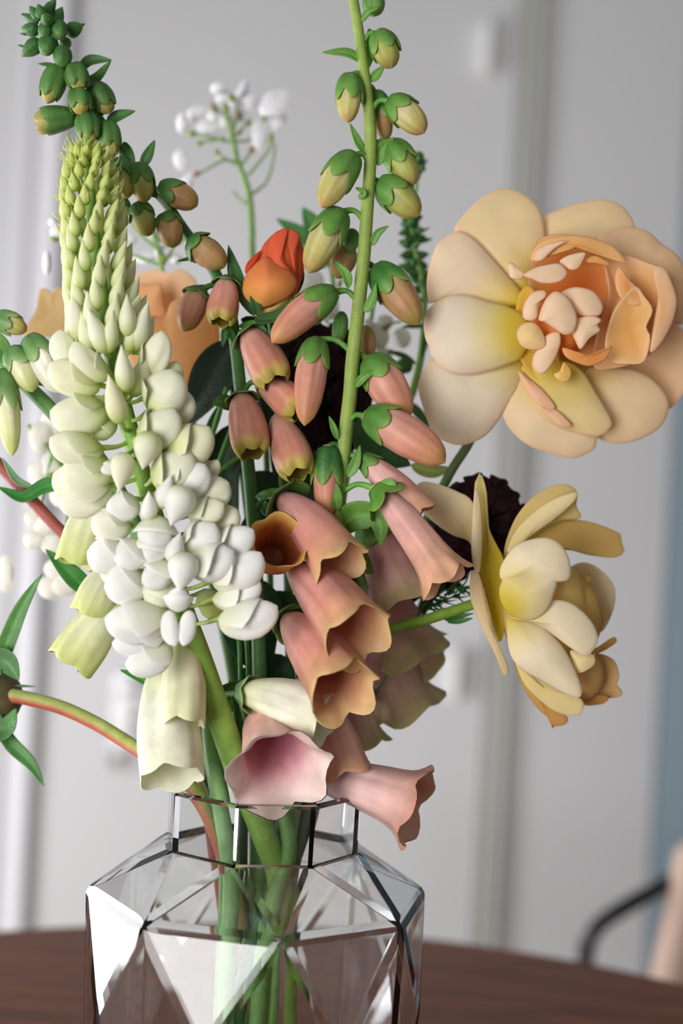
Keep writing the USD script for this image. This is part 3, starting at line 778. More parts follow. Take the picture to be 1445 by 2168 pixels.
for row in [
    (738, -90, -.8, 720, -30, -1.2, 40, 'round', 'green', 0), (740, -120, .1, 772, -70, .2, 38, 'round', 'green', 0), (734, -150, -.4, 706, -120, -.4, 32, 'round', 'green', 0), (734, -170, -.4, 758, -150, -.6, 28, 'point', 'green', 0), (730, -200, -.4, 716, -196, -.8, 26, 'point', 'green', 0), (729, -225, -.4, 740, -240, -.7, 22, 'point', 'green', 0), (728, -245, -.5, 724, -280, -.6, 20, 'point', 'green', 0),
    (788, -16, 0, 792, 34, -.2, 50, 'bud', 'green', 0), (800, 70, -.4, 828, 144, -.9, 58, 'bud', 'yb', .68), (742, 158, -.6, 735, 260, -1.1, 54, 'bud', 'pale', .66), (790, 192, .4, 818, 298, .3, 48, 'bud', 'orangebud', .66),
    (822, 212, -.5, 898, 282, -1.0, 62, 'bud', 'pale', .52), (752, 326, -.7, 680, 440, -1.3, 66, 'bud', 'pale', .62), (822, 302, 0, 876, 392, -.3, 62, 'bud', 'yb', .62), (798, 386, 0, 886, 458, -.4, 70, 'bud', 'yb', .58),
    (724, 445, -.6, 652, 578, -1.3, 70, 'bud', 'pale', .56), (745, 484, .3, 742, 535, .3, 34, 'round', 'green', 0), (742, 520, .8, 712, 590, .9, 54, 'bud', 'orangebud', 0),
    (710, 616, -.6, 575, 726, -1.6, 70, 'bud', 'rosybud', .46), (670, 716, -.7, 644, 902, -1.8, 68, 'bud', 'rosybud', .42), (790, 565, 0, 886, 688, -.6, 76, 'bud', 'orangebud', .52, {'cal': (70, 130, 54)}),
    (724, 660, .6, 714, 730, .5, 34, 'round', 'green', 0), (770, 690, .7, 776, 762, .6, 46, 'bud', 'orangebud', 0), (776, 758, -.2, 862, 890, -.9, 84, 'bud', 'rosybud', .45),
    (770, 880, -1.2, 942, 980, -2.2, 88, 'bud', 'rosybud', .36, {'cal': (92, 148, 60)}), (760, 968, -.8, 884, 1088, -1.2, 78, 'open', 'peachpink', .26), (694, 942, -.9, 690, 1100, -1.0, 62, 'bud', 'rosybud', .6, {'cal': (66, 118, 56)}),
    (790, 1030, -1.5, 938, 1222, -2.4, 92, 'flare', 'peachpink', .24, {'cal': (104, 164, 64), 'fl': .2, 'lip': .12}), (770, 1108, .8, 850, 1262, .8, 130, 'flare', 'dusk', .3, {'fl': .1}),
    (770, 1200, 2.6, 868, 1378, 3.4, 126, 'flare', 'dusk', .2), (764, 1290, 3.2, 846, 1490, 4.4, 136, 'flare', 'dusk', 0), (800, 1330, 4.4, 880, 1412, 5.4, 110, 'flare', 'dusk', 0),
    (720, 1390, 2.4, 762, 1570, 2.4, 90, 'flare', 'dusk', 0)]:
    flower(B_, stB, row, (100, 152, 66), (132, 170, 78))
for q, w in ([(766, 130, -.5), (735, 112, -.6), (682, 110, -.6)], 22), ([(784, 172, -.5), (796, 158, -.5), (813, 138, -.5)], 20), ([(772, 322, -.4), (758, 300, -.4), (740, 260, -.4)], 18), ([(800, 350, -.4), (806, 320, -.4), (834, 290, -.5)], 30), \
        ([(782, 60, .1), (785, 100, .2), (780, 146, .2)], 22), ([(765, 46, -.6), (778, 26, -.8), (800, 18, -.8)], 14), ([(758, 420, -.7), (770, 408, -.9), (752, 398, -.8)], 16), ([(788, 520, -.6), (798, 495, -.7), (822, 478, -.8)], 16), \
        ([(738, 610, -.8), (732, 580, -.9), (705, 550, -.8)], 20), ([(770, 660, -.7), (785, 640, -.9), (796, 600, -.9)], 22), ([(752, 820, -.9), (768, 800, -1.2), (800, 782, -1.2)], 18), ([(714, 930, -1.1), (706, 905, -1.2), (696, 880, -1.1)], 14), \
        ([(736, 1010, -1.2), (752, 980, -1.3), (762, 942, -1.2)], 22), ([(716, 1080, -1.2), (706, 1040, -1.4), (698, 1002, -1.3)], 30), ([(800, 1036, -1.7), (825, 1026, -2.0), (838, 1044, -2.0)], 26), \
        ([(715, 1130, -.5), (750, 1092, -1.2), (800, 1100, -1.4), (806, 1160, -1.3)], 62), ([(720, 1190, .2), (750, 1180, -.4), (790, 1216, -.4)], 60):
    leaf(B_, [P(*x) for x in q], w * 0.0002, (104, 152, 66), name='bract')

# ---- 3. cream foxglove at the left edge, its bells hang under the lupin
C_ = Thing('foxglove', 'cream white foxglove behind the lupin with pale green buds at the left edge', 'flower', P(470, 1700, 0))
stC = stem_of(C_, [(-90, 690, 1.2), (-30, 745, 1.0), (40, 800, .8), (120, 880, .6), (200, 960, .5), (270, 1080, .3), (330, 1230, .1), (385, 1380, .2), (430, 1540, .3), (462, 1690, .2), (480, 1850, 0), (470, 2150, -.3), (455, 2480, -.5)],
              [0.0026, 0.0034, 0.0036, 0.0034, 0.0034, 0.0034], (98, 144, 76))
for row in [
    (-12, 674, .4, 56, 702, .2, 44, 'bud', 'pale', .7), (22, 738, -.2, 70, 830, -.6, 62, 'bud', 'lime', .55), (58, 712, -.2, 124, 832, -.6, 64, 'bud', 'cream', .52), (2, 780, -.6, 26, 966, -1.2, 54, 'bud', 'lime', .55),
    (210, 1040, -.2, 162, 1190, -.6, 96, 'bag', 'lime', 0, {'lip': .08}), (240, 1200, -.6, 192, 1300, -.9, 92, 'bag', 'lime', 0, {'lip': .08}), (258, 1270, -.5, 152, 1402, -1.0, 108, 'bag', 'lime', 0, {'lip': .08}),
    (390, 1340, -2.2, 386, 1528, -3.8, 100, 'bag', 'creamyellow', 0, {'lip': .10}), (346, 1410, -1.0, 362, 1640, -3.9, 136, 'bag', 'cream', 0, {'lip': .08}), (502, 1466, -1.4, 692, 1520, -3.0, 112, 'open', 'cream', .16, {'fl': .1, 'lip': .04})]:
    flower(C_, stC, row, (112, 158, 92), (170, 196, 128))
for q, w in ([(40, 800, .5), (90, 812, .4), (120, 826, .3)], 12), ([(430, 1540, 0), (470, 1470, -.6), (520, 1440, -.8)], 34), ([(440, 1560, 0), (480, 1500, -.6), (486, 1440, -.7)], 30), ([(20, 760, .4), (-10, 720, .2), (-40, 700, .2)], 40):
    leaf(C_, [P(*x) for x in q], w * 0.0002, (98, 144, 70), name='bract')

# ---- 4. white lupin, the nearest stem
L_ = Thing('lupin', 'tall white lupin spike in front, yellow green buds at its tip', 'flower', P(560, 1760, -1))
LP = [(183, 292, -3.2), (186, 340, -3.3), (193, 440, -3.4), (206, 560, -3.5), (226, 690, -3.5), (254, 830, -3.4), (285, 950, -3.4), (318, 1070, -3.3), (352, 1180, -3.2), (386, 1290, -3.0), (422, 1390, -2.8), (456, 1490, -2.3), (490, 1590, -1.8), (525, 1680, -1.2), (556, 1760, -.8), (590, 1880, -.3), (600, 2150, 0), (585, 2470, .5)]
stL = stem_of(L_, LP, [0.0016, 0.0024, 0.0031, 0.0036, 0.0042, 0.0046, 0.0052, 0.0058, 0.0052, 0.0048, 0.0046], (128, 166, 70), n=110)
ax_y = np.array([q[1] for q in LP]); ax_x = np.array([q[0] for q in LP]); ax_d = np.array([q[2] for q in LP])
CREAM = (240, 240, 214); WHITE = (246, 245, 240); LIME = (206, 220, 128); YG = (190, 206, 96)
row_y = 318.0; k = 0
while row_y < 742:
    u = (row_y - 318) / 424.0
    hw = np.interp(row_y, [318, 360, 430, 520, 640, 742], [30, 50, 58, 62, 70, 84])
    L = np.interp(row_y, [318, 360, 430, 520, 640, 742], [34, 40, 50, 66, 84, 98])
    W = np.interp(row_y, [318, 360, 430, 520, 640, 742], [25, 27, 29, 33, 38, 44])
    n = 9
    x0 = np.interp(row_y, ax_y, ax_x); d0 = np.interp(row_y, ax_y, ax_d)
    for i in range(n):
        ph = 2 * math.pi * (i + 0.5 * (k % 2)) / n + 0.12 * k
        s, c = math.sin(ph), math.cos(ph)
        jx, jy = RND.uniform(-2, 2), RND.uniform(-3, 3)
        lean = 92 - 6 - s * np.interp(u, [0, 1], [16, 20]) + (4 if s < 0 else 0)
        col = mixc([(0, (200, 212, 110)), (.25, (216, 224, 140)), (.5, (232, 236, 182)), (1, (240, 241, 208))], [u])[0]
        base = mixc([(0, (150, 180, 60)), (.5, (152, 182, 70)), (1, (172, 194, 90))], [u])[0]
        floret(L_, x0 + s * hw + jx, row_y + jy - 4 * c, lean, L, W, d0 - c * hw * 0.02, 'tear', col, base, tilt=0.32 * c + 0.05, name='bud')
    row_y += np.interp(row_y, [318, 430, 640, 742], [21, 31, 43, 50]); k += 1
# tuft of young buds and silky bracts at the tip
for i in range(52):
    ph = i * 2.39996; rr = math.sqrt(i / 52.0)
    s, c = math.sin(ph), math.cos(ph)
    floret(L_, 184 + s * rr * 30, 312 - (1 - rr) * 10 + rr * 12 + RND.uniform(-4, 4), 90 - s * 30, 34, 15, -3.2 - c * rr * 0.6, 'tear', (206, 216, 120), (178, 198, 86), name='bud')
hv = []
for i in range(70):
    y = RND.uniform(300, 440); x0 = np.interp(y, ax_y, ax_x); ph = RND.uniform(-1.7, 1.7) ; hw = np.interp(y, [300, 360, 440], [34, 58, 64])
    a = P(x0 + math.sin(ph) * hw * .9, y, -3.3 - math.cos(ph) * hw * .02)
    s = math.sin(ph)
    b = P(x0 + math.sin(ph) * hw * 1.12 + s * 4, y - RND.uniform(12, 26), -3.35 - math.cos(ph) * hw * .0225)
    m = (a + b) / 2 + (P(x0 + s * 8, y, -3.4) - P(x0, y, -3.3)) * 0.6
    hv.append(tube([a, m, b], [0.00022, 0.00008], 4, 6, caps=False))
L_.part('silky_hairs', join(*hv), 'bud', (212, 218, 140), kind='stuff')
for a, b in (((142, 424, -3.3), (112, 412, -3.3)), ((138, 470, -3.4), (110, 450, -3.4)), ((150, 472, -4), (140, 452, -4)), ((134, 504, -3.4), (116, 470, -3.4)), ((240, 380, -3.5), (250, 360, -3.6)), ((262, 480, -3.5), (268, 455, -3.5))):
    m = np.array(a) * .5 + np.array(b) * .5 + np.array((3, 4, 0))
    leaf(L_, [P(*a), P(*m), P(*b)], 6 * 0.0002, (190, 190, 120), name='bract')
# the opened pea flowers: centre, tip direction, length, width, depth, kind, colour
FL = [
    (262, 780, 96, 92, 42, -5.6, 'tear', CREAM), (242, 845, 104, 100, 46, -5.6, 'tear', (240, 234, 200)),
    (300, 690, 75, 100, 46, -4.6, 'tear', CREAM), (270, 668, 92, 84, 40, -5.0, 'tear', CREAM), (205, 700, 112, 96, 44, -5.1, 'tear', CREAM), (162, 672, 100, 96, 48, -4.4, 'tear', CREAM), (150, 742, 118, 90, 50, -4.2, 'pea', CREAM), (196, 760, 135, 96, 48, -4.8, 'pea', CREAM),
    (318, 745, 62, 92, 50, -4.6, 'pea', CREAM), (300, 790, 66, 100, 50, -4.6, 'tear', (236, 236, 196)), (345, 800, 52, 84, 48, -4.0, 'pea', (228, 230, 180)),
    (160, 792, 156, 108, 62, -4.6, 'pea', (240, 238, 206)), (165, 864, 186, 108, 72, -4.6, 'pea', CREAM), (214, 900, 210, 58, 44, -4.0, 'pea', (228, 232, 190)),
    (163, 938, 168, 106, 58, -4.8, 'pea', CREAM), (182, 990, 186, 102, 70, -4.6, 'pea', CREAM), (178, 1046, 200, 108, 66, -4.4, 'pea', (242, 240, 220)), (150, 1010, 170, 70, 60, -3.6, 'pea', CREAM),
    (258, 1000, 262, 76, 54, -5.6, 'tear', (240, 236, 208)), (232, 985, 215, 40, 24, -5.6, 'pea', WHITE), (258, 1062, 190, 60, 54, -5.2, 'pea', WHITE), (236, 1104, 168, 76, 58, -5.0, 'pea', (244, 242, 226)),
    (225, 1160, 192, 76, 70, -4.8, 'pea', WHITE), (272, 1165, 215, 66, 56, -5.3, 'pea', WHITE), (262, 1228, 200, 80, 72, -5.0, 'pea', WHITE), (327, 1210, 222, 66, 50, -5.5, 'pea', WHITE), (316, 1158, 250, 62, 54, -5.4, 'pea', WHITE),
    (326, 1124, 262, 62, 58, -5.6, 'pea', WHITE), (315, 1070, 90, 56, 36, -5.7, 'tear', WHITE), (290, 1302, 186, 124, 70, -5.2, 'pea', WHITE), (296, 1344, 196, 112, 50, -4.9, 'pea', (240, 238, 236)), (312, 1384, 204, 94, 54, -5.0, 'pea', WHITE),
    (328, 1248, 240, 64, 56, -5.0, 'pea', (240, 240, 216)), (250, 1200, 160, 60, 60, -4.0, 'pea', CREAM),
    (342, 826, 62, 92, 78, -4.6, 'pea', CREAM), (330, 896, 38, 90, 68, -4.9, 'pea', CREAM), (366, 860, 48, 80, 60, -4.0, 'pea', CREAM), (392, 930, 28, 104, 74, -4.5, 'pea', (238, 238, 200)), (362, 985, 34, 92, 70, -4.9, 'pea', CREAM), (402, 1010, 40, 76, 62, -4.9, 'pea', WHITE),
    (310, 955, 258, 74, 62, -5.6, 'tear', CREAM), (350, 1040, 70, 70, 42, -5.4, 'tear', WHITE), (376, 1072, 250, 82, 70, -5.6, 'tear', WHITE), (444, 1034, 18, 76, 62, -4.4, 'pea', CREAM), (436, 1078, 18, 72, 44, -4.8, 'pea', CREAM), (474, 1094, 30, 58, 54, -4.2, 'pea', CREAM),
    (422, 1136, 40, 78, 60, -5.0, 'pea', WHITE), (372, 1158, 72, 60, 42, -5.5, 'tear', WHITE), (386, 1212, 262, 78, 68, -5.9, 'tear', WHITE), (446, 1180, 16, 92, 68, -5.1, 'pea', WHITE), (490, 1142, 24, 92, 54, -4.6, 'pea', WHITE),
    (500, 1200, 30, 110, 64, -4.8, 'pea', WHITE), (500, 1250, 20, 98, 46, -4.6, 'pea', WHITE), (524, 1296, 12, 116, 66, -5.0, 'pea', WHITE), (450, 1276, 300, 62, 44, -3.6, 'pea', LIME), (446, 990, 50, 40, 28, -4.0, 'pea', CREAM),
    (212, 860, 150, 60, 50, -4.2, 'pea', (226, 230, 170)), (340, 870, 70, 60, 40, -4.2, 'pea', LIME)]
for i, (cx, cy, an, L, W, d, kd, col) in enumerate(FL):
    base = (196, 212, 120) if cy < 1000 else (226, 230, 190)
    path, (a, b) = floret(L_, cx, cy, an, L * 1.1, W * 1.16, d, kd, col, base, tilt=0.35, name='floret')
    st = nearest(stL, a)
    if np.linalg.norm(st - a) > 0.004:
        pd = tube([st, (st + a) / 2 + np.array([0, 0, -0.001]), a + (b - a) * 0.08], [0.0009, 0.0009, 0.0013], 6, 7)
        L_.part('stalk', pd, 'stem', (168, 192, 96), parent=path)
# the frontmost floret: a hooded banner above two wings that meet in a point
for s in (-1, 1):
    floret(L_, 380 + s * 15, 1330, 270 + s * -10, 76, 36, -6.1, 'pea', WHITE, WHITE, tilt=0.2, name='wing')
floret(L_, 376, 1270, 90, 52, 44, -6.0, 'pea', WHITE, WHITE, tilt=0.1, name='floret')

# ---- 5. the big rose
R_ = Thing('rose', 'large open peach rose with yellow heart facing the camera at the right', 'flower', P(1000, 900, 2))
ROSE_C = np.array([1165, 690.0])
pk, ykc, edgec = np.array((244, 216, 178.0)), np.array((228, 204, 76.0)), np.array((246, 212, 178.0))


def rose_tint(inner_r=88, outer_r=195, yel=ykc, pale=(238, 228, 212), rim=edgec, center=ROSE_C, rimw=1.0):
    def f(q, r):
        t = np.linalg.norm(q - center, axis=1)
        c = mixc([(inner_r, yel), ((inner_r * 1.3 + outer_r) / 2.3, (np.array(yel) * .35 + np.array(pale) * .65)), (outer_r, pale)], t)
        e = (0.7 * np.clip((r - 0.72) / 0.28, 0, 1) ** 2 * np.clip((t - inner_r * 1.2) / 80, 0, 1) * rimw)[:, None]
        return c * (1 - e) + np.array(rim) * e
    return f


Z = lambda pts: conv(860, 380, 0.40484, pts)
rt = rose_tint()
stem_of(R_, [(1085, 800, 2.6), (1020, 890, 2.9), (985, 950, 2.8), (945, 1015, 2.8), (860, 1190, 3.0), (740, 1440, 2.8), (655, 1690, 1.6), (610, 1950, .8), (590, 2470, -.6)], [0.0021, 0.0021, 0.0024], (88, 112, 62))
bigp = [
    ([(960, 780), (1100, 640), (1280, 680), (1450, 790), (1490, 900), (1460, 1090), (1372, 1200), (1330, 1130), (1180, 1060), (1020, 940)], 2.4, .1, .1, -.3, .2),
    ([(250, 260), (340, 140), (440, 65), (520, 45), (620, 80), (690, 150), (718, 240), (722, 370), (680, 500), (620, 600), (500, 520), (400, 400), (320, 320)], 1.3, .0, -.25, .35, .5),
    ([(700, 220), (800, 155), (920, 115), (1040, 105), (1135, 145), (1190, 230), (1200, 330), (1050, 420), (850, 420), (720, 420)], 1.9, .1, -.25, .3, .4),
    ([(1000, 300), (1050, 268), (1150, 245), (1260, 270), (1340, 340), (1400, 380), (1450, 460), (1460, 600), (1440, 760), (1330, 700), (1150, 600), (1040, 450)], 1.7, .2, -.05, .5, .5),
    ([(120, 450), (150, 360), (180, 320), (260, 268), (340, 300), (430, 390), (520, 490), (600, 590), (600, 650), (470, 665), (300, 640), (170, 640), (118, 640), (105, 540)], .8, -.15, -.05, .5, .45),
    ([(940, 1000), (1060, 985), (1200, 1000), (1300, 1060), (1368, 1160), (1350, 1260), (1280, 1330), (1150, 1378), (1030, 1368), (960, 1300), (900, 1150)], 1.5, .15, .2, .45, .4),
    ([(60, 1090), (80, 1020), (130, 935), (220, 950), (330, 960), (470, 930), (570, 900), (620, 960), (590, 1070), (520, 1190), (470, 1275), (400, 1350), (290, 1390), (200, 1370), (140, 1330), (95, 1220)], .9, -.1, .15, .55, .45),
    ([(90, 740), (130, 660), (220, 610), (320, 606), (430, 640), (530, 665), (620, 720), (640, 830), (600, 930), (530, 965), (430, 1000), (320, 1020), (210, 1000), (135, 930), (115, 860), (100, 840)], .2, -.2, 0, .6, .5),
    ([(560, 1090), (620, 980), (700, 940), (820, 960), (920, 1010), (980, 1120), (1072, 1260), (1068, 1305), (1000, 1350), (982, 1410), (880, 1457), (780, 1442), (640, 1392), (540, 1305), (502, 1220), (520, 1140)], .9, 0, .22, .45, .45),
]
bigp.append(([(600, 1010), (650, 950), (820, 950), (920, 1005), (1000, 1130), (1070, 1255), (1060, 1305), (1000, 1342), (890, 1326), (770, 1285), (670, 1190)], .45, 0, .2, .3, .3))
petal(R_, Z([(560, 420), (700, 300), (900, 280), (1150, 380), (1250, 600), (1220, 860), (1100, 1020), (850, 1080), (660, 1030), (560, 850), (520, 620)]), 2.3, 0, 0, -.6, 0, rose_tint(130, 260))
PALES = [(240, 206, 166), (238, 218, 172), (240, 218, 172), (244, 212, 168), (240, 220, 190), (242, 220, 178), (238, 224, 200), (239, 227, 207), (242, 220, 182), (238, 220, 160)]
for (out, d, gx, gy, bu, ed), pl in zip(bigp, PALES):
    petal(R_, Z(out), d, gx, gy, bu, ed, rose_tint(pale=pl), wob=.03, name='petal')
orange = lambda q, r: mixc([(0, (236, 124, 44)), (.5, (244, 160, 76)), (.85, (246, 188, 106)), (1, (248, 208, 150))], r)
cupc = lambda q, r: mixc([(0, (240, 180, 90)), (.6, (244, 192, 122)), (1, (248, 210, 164))], r)
creamc = lambda q, r: mixc([(0, (248, 224, 186)), (.8, (250, 226, 196)), (1, (246, 206, 168))], r)
inner = [
    ([(1040, 420), (1120, 390), (1290, 450), (1360, 470), (1400, 560), (1416, 650), (1390, 770), (1320, 870), (1210, 950), (1080, 985), (980, 980), (1000, 800), (1060, 600)], .6, .1, 0, -.8, -.3, cupc),
    ([(1290, 470), (1350, 470), (1392, 550), (1414, 640), (1390, 750), (1330, 860), (1270, 900), (1290, 760), (1310, 620)], -.1, -.2, 0, .3, .2, lambda q, r: mixc([(0, (242, 190, 130)), (1, (248, 214, 176))], r)),
    ([(1080, 700), (1150, 600), (1200, 560), (1240, 610), (1284, 680), (1250, 770), (1272, 830), (1240, 950), (1150, 962), (1070, 950), (1040, 860)], -.2, 0, 0, -.5, 0, lambda q, r: mixc([(0, (242, 184, 100)), (.8, (246, 198, 128)), (1, (248, 212, 160))], r)),
    ([(1110, 460), (1160, 520), (1200, 560), (1240, 640), (1180, 660), (1120, 620), (1090, 540)], -.1, 0, 0, .1, 0, lambda q, r: mixc([(0, (232, 160, 84)), (1, (246, 200, 150))], r)),
    ([(660, 400), (690, 320), (780, 288), (900, 300), (1010, 325), (1110, 380), (1160, 480), (1170, 600), (1110, 700), (1090, 830), (1040, 930), (960, 950), (860, 930), (800, 860), (700, 700), (640, 560)], .9, 0, 0, -1.3, -.2, orange),
    ([(590, 600), (640, 560), (700, 640), (780, 800), (800, 960), (830, 1040), (780, 1090), (700, 1060), (620, 980), (580, 880), (570, 740)], .3, 0, 0, -.5, 0, lambda q, r: mixc([(0, (236, 190, 60)), (1, (236, 200, 84))], r)),
    ([(650, 420), (670, 360), (740, 310), (860, 292), (980, 308), (1090, 356), (1140, 430), (1080, 420), (980, 370), (860, 340), (760, 360), (700, 420)], -.2, 0, 0, .15, .1, lambda q, r: mixc([(0, (240, 178, 100)), (1, (246, 202, 140))], r)),
    ([(668, 420), (680, 370), (750, 335), (835, 322), (770, 365), (720, 415), (690, 428)], -.5, 0, 0, .15, 0, creamc), ([(800, 430), (850, 395), (935, 382), (915, 440), (890, 470), (850, 470)], -.5, 0, 0, .2, 0, creamc),
    ([(610, 500), (660, 465), (720, 448), (800, 440), (842, 490), (800, 535), (720, 545), (660, 525)], -.7, 0, 0, .3, 0, creamc), ([(530, 440), (555, 435), (580, 460), (615, 490), (600, 520), (545, 515), (532, 480)], -.3, 0, 0, .2, 0, creamc),
    ([(940, 410), (990, 400), (1050, 430), (1060, 448), (1000, 440), (940, 432)], -.2, 0, 0, .1, 0, lambda q, r: mixc([(0, (240, 180, 110)), (1, (244, 190, 120))], r)),
    ([(608, 720), (615, 650), (660, 590), (720, 580), (730, 610), (695, 650), (685, 720), (650, 740)], -.8, 0, 0, .3, 0, creamc),
    ([(800, 600), (860, 565), (920, 565), (985, 590), (1028, 660), (1010, 710), (950, 720), (880, 700), (820, 650)], -.8, 0, 0, .45, 0, creamc), ([(870, 740), (920, 718), (980, 712), (1020, 735), (1000, 760), (1014, 792), (960, 830), (910, 888), (880, 840), (860, 790)], -1.0, 0, 0, .35, 0, creamc),
    ([(690, 735), (705, 670), (740, 610), (785, 585), (850, 625), (892, 720), (875, 795), (825, 812), (770, 780), (720, 745)], -1.3, 0, 0, .5, 0, creamc),
    ([(575, 810), (595, 765), (640, 745), (690, 765), (725, 830), (720, 880), (655, 892), (600, 870)], -1.0, 0, 0, .5, 0, lambda q, r: mixc([(0, (246, 222, 150)), (1, (248, 220, 170))], r)),
    ([(715, 830), (760, 800), (800, 800), (805, 860), (770, 950), (712, 1018), (665, 990), (660, 930), (690, 880)], -.9, 0, 0, .3, 0, creamc), ([(770, 1020), (800, 1000), (825, 955), (860, 1000), (850, 1050), (810, 1060)], -.5, 0, 0, .2, 0, lambda q, r: mixc([(0, (240, 200, 100)), (1, (244, 208, 130))], r)),
    ([(815, 880), (860, 890), (930, 915), (1020, 900), (1075, 870), (1040, 940), (960, 975), (880, 955), (830, 925)], -.9, 0, 0, .25, 0, lambda q, r: mixc([(0, (234, 150, 76)), (1, (242, 180, 110))], r)),
    ([(585, 1000), (640, 1040), (720, 1110), (778, 1190), (740, 1205), (660, 1150), (610, 1080)], .2, 0, 0, .2, 0, lambda q, r: mixc([(0, (244, 204, 168)), (1, (244, 200, 160))], r)), ([(700, 1195), (770, 1200), (820, 1235), (862, 1290), (800, 1285), (740, 1240)], .25, 0, 0, .15, 0, lambda q, r: mixc([(0, (246, 208, 176)), (1, (244, 200, 160))], r))]
for out, d, gx, gy, bu, ed, tc in inner:
    petal(R_, Z(out), d, gx, gy, bu, ed, tc, wob=.02, nr=9, na=44)


def heart(th, cx, cy, d, rx, ry, rd, color):
    m = trimesh.creation.icosphere(3, 1.0)
    v = m.vertices * np.array([rx * .0002, rd / 100, ry * .0002])
    v = v * (1 + 0.10 * (meshkit.noise(m.vertices * 3.0, 6) - .5))[:, None]
    th.part('heart', (v + P(cx, cy, d), m.faces), 'rose_petal', color)


heart(R_, 1185, 690, .8, 62, 66, 1.5, (240, 142, 64))
heart(R_, 1190, 720, 2.9, 120, 110, .9, (226, 204, 110))
heart(R_, 1320, 690, 1.6, 60, 80, 1.2, (240, 184, 110))
rv = trimesh.creation.icosphere(3, 0.007); rv.apply_translation(P(1095, 800, 2.3))
R_.part('hip', (rv.vertices, rv.faces), 'bud', (96, 130, 64))

